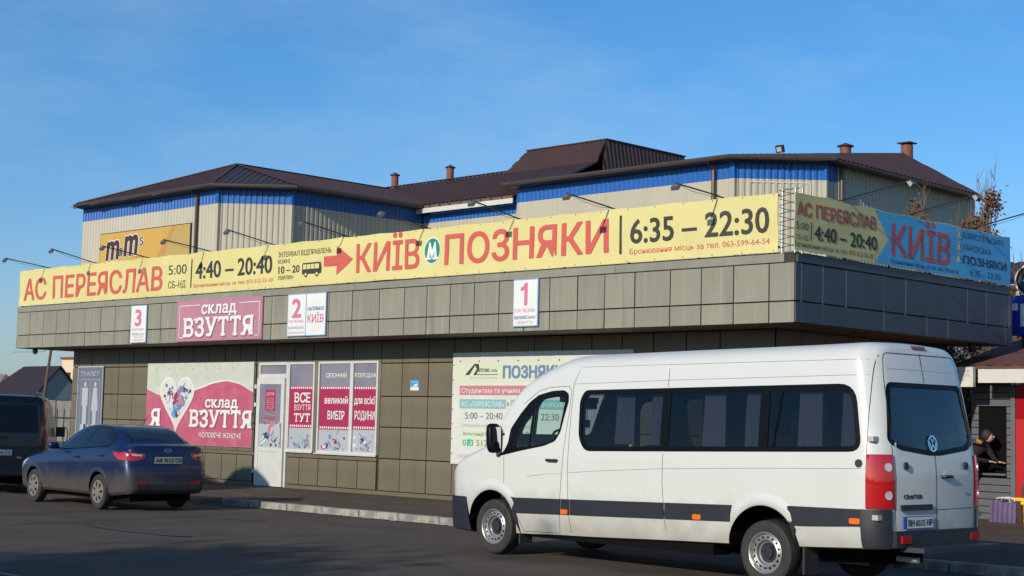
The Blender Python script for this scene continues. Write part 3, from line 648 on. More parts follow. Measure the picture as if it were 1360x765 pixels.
S('БОРИСПІЛЬСЬКА', 26.26, 27.84, 5.275, 5.385, 'navy_print', .01); S('ХАРКІВСЬКА', 26.26, 27.37, 5.05, 5.165, 'navy_print', .01); S('ПОЗНЯКИ', 26.26, 27.97, 4.80, 4.955, 'navy_print', .05)
S('6:35 – 22:30', 26.54, 27.72, 4.60, 4.72, 'navy_print', .01)

# --- platform signs on the fascia
def signboard(x0, x1, z0, z1, label, face='white_print', edge='lightblue', group=None, name='platform_sign', cat='sign', y=FY-.02):
    r = root(name, ((x0+x1)/2, y, z0), label, cat, group)
    MB().box(x0, x1, y-.035, y-.004, z0, z1).build('board', mt[edge], r); f = frame_Y(y-.036); e = .02
    flat('sign_face', f, rect(x0+e, x1-e, z0+e, z1-e), mt[face], r, .002); return r, f
GP = 'platform number signs on the canopy front'
s3, f3 = signboard(-33.71, -33.0, 3.40, 4.335, 'white platform sign with a pink number 3 at the left of the canopy', group=GP)
def stext(t, f, r, x0, x1, z0, z1, m, b=.01): letters(t, f, x0, x1, z0, z1, mt[m], r, .004, b)
stext('3', f3, s3, -33.52, -33.22, 3.83, 4.25, 'pinkletter', .05); stext('ПЛАТФОРМА', f3, s3, -33.63, -33.08, 3.705, 3.76, 'pinkletter'); stext('ПРИМІСЬКА', f3, s3, -33.62, -33.08, 3.58, 3.65, 'bluegrey_print'); stext('ПРИБУТТЯ', f3, s3, -33.55, -33.13, 3.52, 3.56, 'pinkletter'); stext('ВІДПРАВЛЕННЯ', f3, s3, -33.58, -33.1, 3.45, 3.49, 'pinkletter')
s2, f2 = signboard(-27.37, -26.03, 3.425, 4.355, 'double white platform sign with a pink number 2 beside the shoe shop board', group=GP)
flat('sign_divider', f2, rect(-26.73, -26.70, 3.44, 4.34), mt['lightblue'], s2, .004)
stext('2', f2, s2, -27.21, -26.88, 3.84, 4.27, 'pinkletter', .05); stext('ПЛАТФОРМА', f2, s2, -27.33, -26.78, 3.72, 3.78, 'pinkletter'); stext('МІЖМІСЬКА', f2, s2, -27.32, -26.77, 3.58, 3.64, 'bluegrey_print'); stext('ВІДПРАВЛЕННЯ', f2, s2, -27.32, -26.77, 3.48, 3.53, 'pinkletter')
stext('НАПРЯМОК', f2, s2, -26.66, -26.09, 3.97, 4.055, 'bluegrey_print', .02); stext('КИЇВ', f2, s2, -26.65, -26.10, 3.71, 3.89, 'pinkletter', .02)
s1, f1 = signboard(-20.44, -19.79, 3.455, 4.35, 'white platform sign with a pink number 1 over the tyre-side poster', group=GP)
s1['label'] = 'white platform sign with a pink number 1, rightmost on the canopy'
flat('lettering', f1, [(-20.145, 3.85), (-20.06, 3.85), (-20.06, 4.28), (-20.13, 4.28), (-20.17, 4.215), (-20.24, 4.19), (-20.24, 4.12), (-20.145, 4.145)], mt['pinkletter'], s1, .004); stext('ПЛАТФОРМА', f1, s1, -20.40, -19.85, 3.72, 3.79, 'pinkletter'); stext('МІЖМІСЬКА', f1, s1, -20.39, -19.85, 3.60, 3.66, 'bluegrey_print', .02); stext('ПРИБУТТЯ', f1, s1, -20.33, -19.92, 3.50, 3.56, 'pinkletter')
sk, fk = signboard(-31.68, -28.29, 3.395, 4.36, 'pink shoe warehouse board with white slab lettering on the canopy front', 'pale_pink', 'pale_pink', name='shop_sign')
ln = MB()
for a in (rect(-31.57, -30.72, 4.235, 4.25), rect(-29.18, -28.39, 4.235, 4.25), rect(-31.57, -31.555, 3.48, 4.235), rect(-28.405, -28.39, 3.48, 4.235), rect(-31.57, -31.35, 3.48, 3.495), rect(-28.62, -28.39, 3.48, 3.495)): ln.poly([fk(x, z, .004) for x, z in a])
ln.build('sign_line', mt['white_print'], sk, fix=False)
slab('склад', fk, -30.66, -29.27, 4.03, 4.31, mt['white_print'], sk, .008, .05, mt['shadow_print'], serif=True)
slab('ВЗУТТЯ', fk, -31.35, -28.62, 3.505, 3.95, mt['white_print'], sk, .008, .045, mt['shadow_print'])

# --- big pink poster with the heart
PF = frame_Y(WY-.05)
pp = root('poster', (-32.25, WY-.05, .95), 'pink and grey shoe shop poster with a printed heart left of the door', 'poster')
MB().box(-34.59, -30.04, WY-.048, WY-.02, .93, 2.95).build('poster_sheet', mt['poster_grey'], pp)
def curve(x):
    pts = [(-34.6, 2.30), (-34.1, 2.17), (-33.6, 2.08), (-32.9, 2.14), (-32.3, 2.30), (-31.6, 2.45), (-31.1, 2.50), (-30.6, 2.43), (-30.04, 2.24)]
    for (a, p), (b, q) in zip(pts, pts[1:]):
        if x <= b+1e-6: t = (x-a)/(b-a); t = t*t*(3-2*t)*.35+t*.65; return p+(q-p)*t
    return pts[-1][1]
xs = [-34.585+i*(4.54/40) for i in range(41)]
flat('poster_field', PF, [(-34.585, .935), (-30.045, .935)]+[(x, curve(x)) for x in reversed(xs)], mt['pink'], pp, .000)
cl = MB()
for a, b in zip(xs, xs[1:]): cl.poly([PF(x, z, .004) for x, z in ((a, curve(a)), (b, curve(b)), (b, curve(b)+.045*(1-.8*abs((b+32.3)/2.4))), (a, curve(a)+.045*(1-.8*abs((a+32.3)/2.4))))])
cl.build('poster_swoosh', mt['white_print'], pp, fix=False)
def heart(cx, cz, w, h, n=48):
    P_ = []
    for k in range(n):
        t = 2*math.pi*k/n; x = 16*math.sin(t)**3; y = 13*math.cos(t)-5*math.cos(2*t)-2*math.cos(3*t)-math.cos(4*t)
        y = y if y > -3 else -3+(y+3)*1.25
        P_.append((x, y))
    a = min(p[1] for p in P_); b = max(p[1] for p in P_)
    return [(cx+x/16*w/2, cz+((y-a)/(b-a)-.5)*h) for x, y in P_]
flat('heart', PF, heart(-33.21, 1.90, 1.50, 1.40), mt['poster_white'], pp, .006)
hb = ring(PF, heart(-33.21, 1.90, 1.50, 1.40), heart(-33.21, 1.91, 1.40, 1.29), .008); hb.build('heart_edge', mt['white_print'], pp, fix=False)
r_ = random.Random(11); hp = heart(-33.21, 1.92, 1.30, 1.18); cols = ['crimson', 'navy_print', 'teal', 'bluegrey_print', 'rose', 'stickerblue']; mbs = {c: MB() for c in cols}
def inside(x, z, P_):
    c = False
    for (x1, z1), (x2, z2) in zip(P_, P_[1:]+P_[:1]):
        if (z1 > z) != (z2 > z) and x < (x2-x1)*(z-z1)/(z2-z1)+x1: c = not c
    return c
k = 0
for i in range(230):
    x = r_.uniform(-33.9, -32.5); z = r_.uniform(1.25, 2.6)
    if not inside(x, z, hp): continue
    a = r_.choice([.5, .9, 1.2, 2.2, 2.7]); q = r_.uniform(.05, .115); pts = r_.choice([[(-1.4, -.4), (1.3, -.4), (1.4, 0), (.3, .2), (-.5, .8), (-1.4, .6)], [(-.6, -.8), (.6, -.8), (.7, .4), (-.7, .4)], [(-1.2, -.15), (1.2, -.15), (1.2, .15), (-1.2, .15)], [(-.5, 0), (0, -.5), (.5, 0), (0, .5)]])
    P_ = [(x+q*(u*math.cos(a)-v*math.sin(a)), z+q*(u*math.sin(a)+v*math.cos(a))) for u, v in pts]
    if all(inside(u, v, hp) for u, v in P_): mbs[r_.choice(cols)].poly([PF(u, v, .009+.00008*k) for u, v in P_]); k += 1
for c in cols: mbs[c].build('heart_print', mt[c], pp, fix=False)
slab('Я', PF, -34.34, -33.93, 1.37, 1.81, mt['white_print'], pp, .012, .05, mt['shadow_print'])
slab('склад', PF, -31.96, -30.62, 1.86, 2.12, mt['white_print'], pp, .012, .05, mt['shadow_print'])
slab('ВЗУТТЯ', PF, -32.58, -30.06, 1.385, 1.80, mt['white_print'], pp, .012, .05, mt['shadow_print'])
letters('ЧОЛОВІЧЕ ЖІНОЧЕ', PF, -32.17, -30.43, 1.13, 1.25, mt['white_print'], pp, .012, .02)
ey = MB()
for k in range(8): ey.box(-34.2+k*.55, -34.18+k*.55, WY-.06, WY-.04, 2.80, 2.82)
ey.build('grommet', mt['metal'], pp)
# --- white timetable poster right of the windows
wp = root('poster', (-20.8, WY-.05, .8), 'white bus line timetable poster partly hidden behind the white van', 'poster')
QF = frame_Y(WY-.05)
MB().box(-23.21, -18.4, WY-.048, WY-.02, .80, 3.06).build('poster_sheet', mt['poster_white'], wp)
flat('header', QF, rect(-23.13, -18.5, 2.47, 2.86), mt['poster_green'], wp, .001)
W_ = lambda t, x0, x1, z0, z1, m, b=.01: letters(t, QF, x0, x1, z0, z1, mt[m], wp, .006, b)
W_('ПОЗНЯКИ', -21.76, -20.12, 2.545, 2.79, 'bluegrey_print', .07)
flat('logo_mark', QF, [(-22.84, 2.605), (-22.72, 2.605), (-22.55, 2.80), (-22.50, 2.72), (-22.60, 2.605), (-22.52, 2.605), (-22.43, 2.74), (-22.45, 2.83), (-22.57, 2.83)], mt['black_print'], wp, .006)
W_('ВТО ПАС', -22.45, -22.13, 2.665, 2.735, 'black_print', .03); W_('лайн', -22.10, -21.92, 2.665, 2.735, 'darkgrey_print', 0); flat('logo_line', QF, rect(-22.52, -21.9, 2.605, 2.618), mt['black_print'], wp, .006); W_('Якість Довіра Безпека', -22.70, -21.91, 2.53, 2.575, 'grey_print', 0)
flat('bar', QF, rect(-22.99, -18.9, 2.20, 2.39), mt['rose'], wp, .002); W_('Студентам та учням знижки', -22.93, -20.62, 2.245, 2.345, 'white_print', .012)
flat('bar', QF, rect(-22.98, -21.66, 1.93, 2.115), mt['teal'], wp, .002); W_('АС «ПЕРЕЯСЛАВ»', -22.93, -21.70, 1.97, 2.07, 'white_print', .01)
flat('pointer', QF, [(-21.62, 1.97), (-21.55, 2.025), (-21.62, 2.08)], mt['rose'], wp, .004)
flat('bar', QF, rect(-21.52, -19.3, 1.93, 2.115), mt['teal'], wp, .002); W_('КИЇВ – ПОЗНЯКИ', -21.48, -20.18, 1.97, 2.07, 'white_print', .01)
W_('5:00 – 20:40', -22.81, -21.74, 1.72, 1.86, 'darkgrey_print', 0); W_('6:35 – 22:30', -21.3, -20.22, 1.72, 1.86, 'darkgrey_print', 0); W_('Інтервал відправлень 10-20 хв', -22.93, -21.0, 1.56, 1.63, 'poster_grey', 0)
flat('bar', QF, rect(-22.99, -21.3, 1.14, 1.49), mt['poster_green'], wp, .001)
W_('Автостанції біля "АС"', -22.86, -21.76, 1.385, 1.455, 'darkgrey_print', 0); flat('bar', QF, rect(-22.74, -22.62, 1.165, 1.315), mt['teal2'], wp, .003)
W_('073 512 33 10', -22.86, -21.58, 1.18, 1.305, 'darkgrey_print', 0); W_('ПРИЕМ', -23.0, -22.54, .93, 1.0, 'poster_grey', 0)
W_('АС «ПЕРЕЯСЛАВ»', -20.2, -18.95, 1.97, 2.07, 'white_print', .01); W_('8:00', -21.25, -20.9, 1.38, 1.5, 'darkgrey_print', 0)
ey = MB()
for k in range(9): ey.box(-23.0+k*.55, -22.98+k*.55, WY-.06, WY-.04, 2.87, 2.90)
for k in range(7): ey.box(-23.19, -23.17, WY-.06, WY-.04, 1.0+k*.3, 1.02+k*.3)
ey.build('grommet', mt['darkmetal'], wp)
# --- toilet board
tb, tf = signboard(-38.02, -36.74, .75, 2.90, 'dark toilet board with two pale figures at the left end of the wall', 'toilet', 'upvc', name='toilet_sign', y=WY-.02)
letters('ТУАЛЕТ', tf, -37.86, -36.92, 2.65, 2.77, mt['toilet_l'], tb, .004, .02)
fg = MB()
def fig(cx, dress):
    fg.poly([tf(x, z, .005) for x, z in disc(cx, 2.42, .065, .07, 14)])
    if dress: fg.poly([tf(cx+x, z, .005) for x, z in [(-.10, 2.33), (.10, 2.33), (.17, 1.72), (.09, 1.70), (.08, 1.2), (-.08, 1.2), (-.09, 1.70), (-.17, 1.72)]])
    else: fg.poly([tf(cx+x, z, .005) for x, z in [(-.15, 2.33), (.15, 2.33), (.15, 1.85), (.10, 1.85), (.10, 1.2), (-.10, 1.2), (-.10, 1.85), (-.15, 1.85)]])
fig(-37.60, False); fig(-37.09, True); fg.build('figure', mt['toilet_l'], tb, fix=False)
fb = MB()
for a in ((-37.83, -37.36), (-37.32, -36.86)): 
    q = ring(tf, rect(a[0], a[1], .95, 2.55), rect(a[0]+.012, a[1]-.012, .962, 2.538), .005); fb.add(q.v, q.f)
fb.build('figure_frame', mt['toilet_l'], tb, fix=False)
fw2 = MB()
for k in range(5): fw2.poly([tf(x, z, .005) for x, z in rect(-37.78+k*.18, -37.70+k*.18, .95, 1.35)])
fw2.build('figure_print', mt['toilet_l'], tb, fix=False)
flat('board_foot', tf, rect(-37.99, -36.78, .78, 1.42), mt['toilet'], tb, .0035)
# --- small blue sticker
sk2 = root('sticker', (-24.4, WY-.02, 2.3), 'small blue and white sticker on the wall between window and white poster', 'sticker')
MB().box(-24.53, -24.27, WY-.022, WY-.016, 2.29, 2.50).build('sticker_sheet', mt['white_print'], sk2); stf = frame_Y(WY-.022)
flat('sticker_print', stf, rect(-24.53, -24.27, 2.36, 2.50), mt['stickerblue'], sk2, .002); flat('sticker_print', stf, [(-24.45, 2.37), (-24.33, 2.37), (-24.28, 2.44), (-24.40, 2.41)], mt['white_print'], sk2, .004); letters('ЗУПИНКА', stf, -24.5, -24.3, 2.455, 2.48, mt['white_print'], sk2, .004)
# --- security lamp under the soffit at the left and right
for (x, y, lb) in ((-38.95, 21.15, 'small black camera dome under the left end of the canopy'), (-14.42, 27.2, 'small black camera dome under the far right end of the canopy')):
    o = MB().lathe([(0.0, 0), (.06, 0), (.075, .05), (.07, .10), (.04, .15), (0, .16)], (0, 0, 0), 14); v = [(a, c, -b) for a, b, c in o.v]
    q = MB().add([(x+a, y+b, ZB-.008+c) for a, b, c in v], o.f).build('security_camera', mt['darkmetal'], None, smooth=True); tag(q, lb, 'camera', 'camera domes under the canopy')

# --- floodlights on arms
GL = 'floodlights on arms above the canopy banners'
def floodlight(base, dirv, L1, rise, label):
    r = root('floodlight', base, label, 'floodlight', GL); b = Vector(base); d = Vector(dirv)
    tip = b+d*L1+Vector((0, 0, rise)); 
    MB().tube([b-d*.25+Vector((0, 0, -.02)), b, b+d*.04+Vector((0, 0, .01)), tip], .013, 6).build('arm', mt['darkmetal'], r)
    s = d.cross(Vector((0, 0, 1))).normalized(); hd = MB(); q = (-d*1.0+Vector((0, 0, -.8))).normalized(); u = s.cross(q).normalized()
    c = tip+Vector((0, 0, -.06))+q*.0
    def P(a, e, f_): return c+s*a+u*e+q*f_
    fr_ = [P(-.06, -.035, -.03), P(.06, -.035, -.03), P(.06, .035, -.03), P(-.06, .035, -.03), P(-.08, -.055, .03), P(.08, -.055, .03), P(.08, .055, .03), P(-.08, .055, .03)]
    hd.add(fr_, [(0, 3, 2, 1), (0, 1, 5, 4), (1, 2, 6, 5), (2, 3, 7, 6), (3, 0, 4, 7), (4, 5, 6, 7)])
    k = hd.build('lamp_head', mt['lamphead'], r)
    MB().add([P(-.065, -.042, .032), P(.065, -.042, .032), P(.065, .042, .032), P(-.065, .042, .032)], [(0, 1, 2, 3)]).build('lamp_glass', mt['lens'], k, fix=False)
    MB().tube([b+Vector((0, 0, .0)), b+d*.25+Vector((0, 0, rise*.1-.03)), b+d*L1*.6+Vector((0, 0, rise*.6-.05)), tip], .004, 4).build('cable', mt['darkmetal'], r)
LB = [(-38.11, .10), (-35.71, .20), (-33.27, .12), (-30.62, .10), (-28.14, .16), (-25.50, .15), (-22.99, .16), (-20.44, .16), (-18.07, .08), (-15.67, .04)]
wh = ['at the far left end of the front banner', 'above the first letters of the front banner', 'in front of the amber sweets sign, left one', 'in front of the amber sweets sign, right one', 'beside the brown downpipe of the rear building', 'above the small printed bus', 'above the green round logo of the front banner', 'over the recess of the blue striped wall', 'above the last red letter of the front banner', 'nearest the canopy corner on the front banner']
for (x, rs), q in zip(LB, wh): floodlight((x, 20.88, 5.53), (0, -1, 0), 1.19, rs+.04, 'grey floodlight on a thin arm '+q)
for y, rs, q in ((22.28, .22, 'nearest of three over the side banner'), (24.45, .25, 'middle of three over the side banner'), (26.75, .25, 'farthest of three over the side banner')):
    floodlight((-14.16, y, 5.51), (1, 0, 0), 1.3, rs, 'grey floodlight on a thin arm, '+q)
# ================================================================== REAR BUILDING
rb = root('market_hall', (-40, 42, 0), 'large cream and blue sheet metal hall with brown hipped roofs behind the bus station', 'hall')
ZE, ZSTR = 9.72, 9.215
def corr(P0, P1, z0, z1, name, m, pitch=.20, dep=.028, parent=rb, ztop=None):
    """trapezoid-ribbed sheet standing on the line P0-P1 (outside is to the right of P0->P1)"""
    a = Vector((*P0, 0)); b = Vector((*P1, 0)); L_ = (b-a).length; d = (b-a)/L_; nrm = Vector((d.y, -d.x, 0)); n = max(1, round(L_/pitch)); p = L_/n; prof = []
    for i in range(n):
        s = i*p; prof += [(s, 0), (s+p*.18, dep), (s+p*.62, dep), (s+p*.80, 0)]
    prof.append((L_, 0)); v = []
    for s, e in prof:
        q = a+d*s+nrm*e; v += [(q.x, q.y, z0), (q.x, q.y, z1 if ztop is None else ztop(s/L_))]
    f = [(2*i, 2*i+2, 2*i+3, 2*i+1) for i in range(len(prof)-1)]
    return MB().add(v, f).build(name, m, parent, fix=False)
cs = [(-55.35, 52), (-55.35, 31.85), (-46.07, 31.85), (-44.2, 33.70), (-44.2, 40.0), (-39.15, 40.0), (-37.12, 38.0), (-28.0, 38.0), (-26.01, 39.96), (-26.01, 49.3), (-30, 49.6)]
core = MB(); core.prism([(x+(.05 if i < 2 else -.06 if i in (2, 3, 4) or i > 6 else .0), y+.06, 0) for i, (x, y) in enumerate(cs)], (0, 0, ZE)); core.build('wall_core', mt['cream'], rb)
for i in range(len(cs)-1):
    P0, P1 = cs[i], cs[i+1]; side = i == 8
    if i in (0, 9): continue
    if side:
        corr((-26.01, 39.96), (-26.01, 40.62), 0, ZSTR, 'wall_sheet', mt['cream']); corr((-26.01, 39.96), (-26.01, 40.62), ZSTR, ZE, 'wall_band', mt['bluesheet'])
        corr((-26.01, 40.62), (-26.01, 49.3), 0, ZE, 'wall_sheet', mt['cream']); continue
    corr(P0, P1, 0, ZSTR, 'wall_sheet', mt['cream']); corr(P0, P1, ZSTR, ZE, 'wall_band', mt['bluesheet'])
corr((-55.35, 52), (-55.35, 31.85), 0, ZE, 'wall_sheet', mt['cream'])
# cover strips at corners
for (x, y) in ((-46.07, 31.85), (-44.2, 33.7), (-28.0, 38.0), (-26.01, 39.96)):
    MB().box(x-.09, x+.09, y-.075, y+.02, 6, ZSTR-.01).build('corner_strip', mt['cream'], rb)
    MB().box(x-.09, x+.09, y-.075, y+.02, ZSTR-.005, ZE).build('corner_strip', mt['bluesheet'], rb)
# framed rectangle on the right chamfer
def ch(s, e=0): return (-28.0+s*.7071+e*.7071, 38.0+s*.7071-e*.7071)
fq = MB()
for a, b, z0, z1 in ((.45, 2.35, 9.10, 9.13), (.45, .48, 7, 9.10), (2.32, 2.35, 7, 9.10)):
    p0 = ch(a, .03); p1 = ch(b, .03); p2 = ch(b, .05); p3 = ch(a, .05); fq.prism([(*p0, z0), (*p1, z0), (*p2, z0), (*p3, z0)], (0, 0, z1-z0))
fq.build('panel_frame', mt['whiteboard'], rb)
# roofs: ribbed sheets cut to each roof plane
def clip(poly, a, n):
    out_ = []
    for i in range(len(poly)):
        p, q = poly[i], poly[(i+1) % len(poly)]; dp, dq = (p-a).dot(n), (q-a).dot(n)
        if dp >= 0: out_.append(p)
        if dp*dq < 0: out_.append(p+(q-p)*(dp/(dp-dq)))
    return out_
def roof_plane(name, poly, ribdir, m=None, pitch=.25, dep=.035, th=.03, parent=rb):
    P_ = [Vector(p) for p in poly]; nrm = (P_[1]-P_[0]).cross(P_[2]-P_[0]).normalized()
    if nrm.z < 0: nrm = -nrm
    rd = Vector(ribdir); rd = (rd-nrm*rd.dot(nrm)).normalized(); ac = nrm.cross(rd).normalized()
    s0 = min(p.dot(ac) for p in P_); s1 = max(p.dot(ac) for p in P_); mb = MB(); n = int((s1-s0)/pitch)+1
    for i in range(n):
        for u0, u1, h0, h1 in ((0, .2, 0, 1), (.2, .5, 1, 1), (.5, .7, 1, 0), (.7, 1, 0, 0)):
            a0 = s0+(i+u0)*pitch; a1 = s0+(i+u1)*pitch
            q = clip(clip(P_, ac*a0, ac), ac*a1, -ac)
            if len(q) < 3: continue
            top = [p+nrm*dep*(h0+(h1-h0)*min(1, max(0, (p.dot(ac)-a0)/(a1-a0)))) for p in q]; mb.add(top, [tuple(range(len(q)))])
    k = len(P_); mb.add([p-nrm*th for p in P_], [tuple(range(k))])
    for i in range(k):
        a, b = P_[i], P_[(i+1) % k]; mb.add([a-nrm*th, b-nrm*th, b+nrm*.004, a+nrm*.004], [(0, 1, 2, 3)])
    return mb.build(name, m or mt['roof'], parent, fix=False)
EZ = 9.86
# left wing
A_ = (-55.18, 31.43, EZ); B_ = (-45.9, 31.43, EZ); B2 = (-43.78, 33.5, EZ); C_ = (-43.78, 39.7, EZ); AP = (-49.8, 35.2, 11.42); AP2 = (-49.8, 43.2, 11.42)
roof_plane('roof', [A_, B_, AP], (0, 1, .4)); roof_plane('roof', [B_, B2, AP], (-1, 1, .4)); roof_plane('roof', [B2, C_, (-44.4, 40.2, 10.1), AP2, AP], (-1, 0, .3)); roof_plane('roof', [(-55.42, 52, EZ), A_, AP, (-49.8, 52, 11.42)], (1, 0, .3))
# centre
roof_plane('roof', [(-44.5, 39.6, EZ), (-38.3, 39.6, EZ), (-38.3, 42.9, 11.42), (-52, 42.9, 11.42)], (0, 1, .4))
roof_plane('roof', [(-37.35, 37.6, EZ), (-34.4, 37.6, EZ), (-37.0, 41.95, 11.18), (-41.7, 41.95, 11.18)], (0, 1, .3))
roof_plane('roof', [(-34.4, 37.59, EZ), (-27.85, 37.58, EZ), (-28.6, 44, 10.15), (-36.9, 44, 10.25), (-37.0, 41.9, 10.3)], (0, 1, .1))
roof_plane('roof', [(-52, 42.9, 11.42), (-37.5, 42.9, 11.42), (-37.5, 52, 9.9), (-52, 52, 9.9)], (0, 1, -.2))
roof_plane('roof', [(-27.85, 37.58, EZ), (-25.6, 39.83, EZ), (-26.2, 41.2, 10.22), (-28.3, 48.4, 11.45), (-29.2, 44.5, 11.0)], (-1, 1, .4))
roof_plane('roof', [(-25.6, 39.83, EZ-.02), (-25.6, 48.95, EZ-.06), (-28.3, 48.4, 11.47), (-26.15, 41.0, 10.2)], (-1, 0, .5))
roof_plane('roof', [(-25.6, 48.95, EZ-.06), (-28.3, 48.4, 11.47), (-33, 49.6, 10), (-27, 49.6, 9.5)], (0, 1, -.3))
# ridge caps
for a, b in ((A_, AP), (B_, AP), (B2, AP), (AP, AP2), ((-52, 42.9, 11.44), (-37.3, 42.9, 11.44)), ((-44.2, 40.0, 10.0), AP2)):
    MB().bar(Vector(a)+Vector((0, 0, .05)), Vector(b)+Vector((0, 0, .05)), .16, .03).build('ridge_cap', mt['roof'], rb)
# raised mansard box on the ridge
MZ0, MZ1 = 11.15, 12.10
mf = [(-41.15, 42.6, MZ1), (-37.15, 42.6, MZ1), (-37.0, 41.9, MZ0), (-41.75, 41.9, MZ0)]
roof_plane('roof', mf, (0, .6, 1), pitch=.22)
roof_plane('roof', [(-37.15, 42.6, MZ1), (-37.15, 47.2, MZ1), (-36.8, 47.6, MZ0-.9), (-36.8, 41.9, MZ0-.9)], (-.2, 0, 1), pitch=.22)
roof_plane('roof', [(-41.15, 42.6, MZ1), (-41.15, 47.2, MZ1), (-41.8, 47.6, MZ0), (-41.75, 41.9, MZ0)], (.6, 0, 1), pitch=.22)
MB().box(-41.2, -37.08, 42.53, 47.25, MZ1, MZ1+.04).build('roof', mt['roof'], rb)
# gutters, fascia, downpipes
for pl in ([(-55.2, 31.36), (-45.87, 31.36), (-43.72, 33.48), (-43.72, 39.5)], [(-37.45, 37.5), (-27.82, 37.5), (-25.52, 39.8)]):
    MB().tube([(x, y, EZ-.06) for x, y in pl], .075, 8).build('gutter', mt['gutter'], rb)
MB().tube([(-25.55, 39.85, EZ-.1), (-25.55, 48.9, EZ-.14)], .05, 6).build('gutter', mt['gutter'], rb)
for pl in ([(-55.2, 31.45), (-45.9, 31.45), (-46.07, 31.85), (-55.35, 31.85)], [(-45.9, 31.45), (-43.8, 33.5), (-44.2, 33.7), (-46.07, 31.85)], [(-43.8, 33.5), (-43.8, 39.9), (-44.2, 39.9), (-44.2, 33.7)], [(-37.3, 37.6), (-27.85, 37.6), (-28, 38), (-37.1, 38)], [(-27.85, 37.6), (-25.6, 39.85), (-26.01, 39.96), (-28, 38)], [(-25.62, 39.9), (-25.62, 48.9), (-26.01, 49), (-26.01, 39.9)]):
    MB().prism([(x, y, ZE+.0) for x, y in pl], (0, 0, .03)).build('eave_board', mt['gutter'], rb)
wfb = MB().box(-44.1, -38.9, 39.52, 39.56, EZ-.32, EZ-.14); wfb.build('eave_trim', mt['whiteboard'], rb)
rk = MB()
for k in range(10): rk.bar((-43.9+k*.55, 39.54, EZ-.12), (-43.85+k*.55, 39.50, EZ-.02), .03, .03)
rk.box(-44.1, -38.9, 39.56, 39.6, EZ-.13, EZ-.03); rk.build('gutter_bracket', mt['rust'], rb)
dp = []
for (x, y) in ((-47.27, 31.74), (-28.67, 37.88)): MB().tube([(x, y-.34, EZ-.08), (x, y, EZ-.35), (x, y, 5)], .065, 8).build('downpipe', mt['gutter'], rb)
MB().tube([(-25.9, 40.7, EZ-.1), (-25.9, 40.7, 5)], .06, 8).build('downpipe', mt['gutter'], rb)
# chimneys
def chimney(x, y, z0, z1, r=.14, cone=True):
    c = MB().tube([(x, y, z0), (x, y, z1)], r, 14).build('chimney', mt['brick'], rb, smooth=40)
    if cone: MB().tube([(x, y, z1), (x, y, z1+.035)], r*1.5, 12, r*1.4).tube([(x, y, z1+.03), (x, y, z1+.13)], r*1.35, 12, .02).build('cowl', mt['gutter'], c)
    else: MB().box(x-r*1.2, x+r*1.2, y-r*1.2, y+r*1.2, z1+.06, z1+.10).build('cowl', mt['darkmetal'], c)
chimney(-49.35, 43.0, 11.2, 11.98, .15); chimney(-46.15, 43.2, 11.2, 12.02, .15)
chimney(-29.0, 45.79, 10.6, 11.42, .20); chimney(-29.0, 49.88, 10.9, 12.05, .22, False)
# snow guard bits under left eave, floodlight over the right chamfer
for x in (-53.4, -51.2, -49.0): MB().bar((x-.5, 31.30, EZ-.13), (x+.1, 31.30, EZ-.10), .05, .05).build('eave_hook', mt['gutter'], rb)
fl = root('floodlight', (-26.84, 38.8, 9.7), 'black floodlight standing up over the blue striped wall of the rear hall', 'floodlight')
MB().tube([(-26.75, 39.0, 9.55), (-26.80, 38.9, 9.75), (-26.82, 38.82, 9.95)], .03, 6).build('bracket', mt['darkmetal'], fl)
c = Vector((-26.84, 38.75, 10.10)); q = MB(); 
n1 = Vector((.1, -.9, -.35)).normalized(); s = n1.cross(Vector((0, 0, 1))).normalized(); u = s.cross(n1)
pts = [c+s*a+u*b+n1*d for d in (-.07, .06) for a, b in ((-.12, -.11), (.12, -.11), (.12, .11), (-.12, .11))]
q.add(pts, [(0, 3, 2, 1), (4, 5, 6, 7), (0, 1, 5, 4), (1, 2, 6, 5), (2, 3, 7, 6), (3, 0, 4, 7)]); k = q.build('lamp_head', mt['darkmetal'], fl)
MB().add([c+s*a+u*b+n1*.064 for a, b in ((-.08, -.07), (.08, -.07), (.08, .07), (-.08, .07))], [(0, 1, 2, 3)]).build('lamp_glass', mt['lens'], k, fix=False)
# amber sweets sign on the left wing
mm = root('wall_sign', (-50.7, 31.8, 7), 'amber sweets advertising sign with brown m and m lettering on the hall wall', 'sign')
AF = frame_Y(31.76)
MB().box(-53.83, -47.62, 31.765, 31.82, 6.6, 8.62).build('board', mt['darkmetal'], mm)
flat('sign_face', AF, rect(-53.79, -47.66, 6.62, 8.59), mt['mm3'], mm, .002)
flat('sign_fold', AF, [(-53.79, 6.62), (-50.55, 6.62), (-48.85, 8.59), (-53.79, 8.59)], mt['mm'], mm, .006)
flat('sign_fold_edge', AF, [(-50.55, 6.62), (-50.1, 6.62), (-48.6, 8.59), (-48.85, 8.59)], mt['mm2'], mm, .008)
flat('sign_fold_inside', AF, [(-50.1, 6.62), (-49.2, 6.62), (-49.4, 7.45)], mt['reddark'], mm, .010)
def outl(t, x0, x1, z0, z1, b, sl=.12):
    letters(t, AF, x0-.03, x1+.03, z0-.05, z1+.05, mt['white_print'], mm, .012, b+.05, slant=sl, name='lettering_outline'); letters(t, AF, x0, x1, z0, z1, mt['brownp'], mm, .018, b, slant=sl)
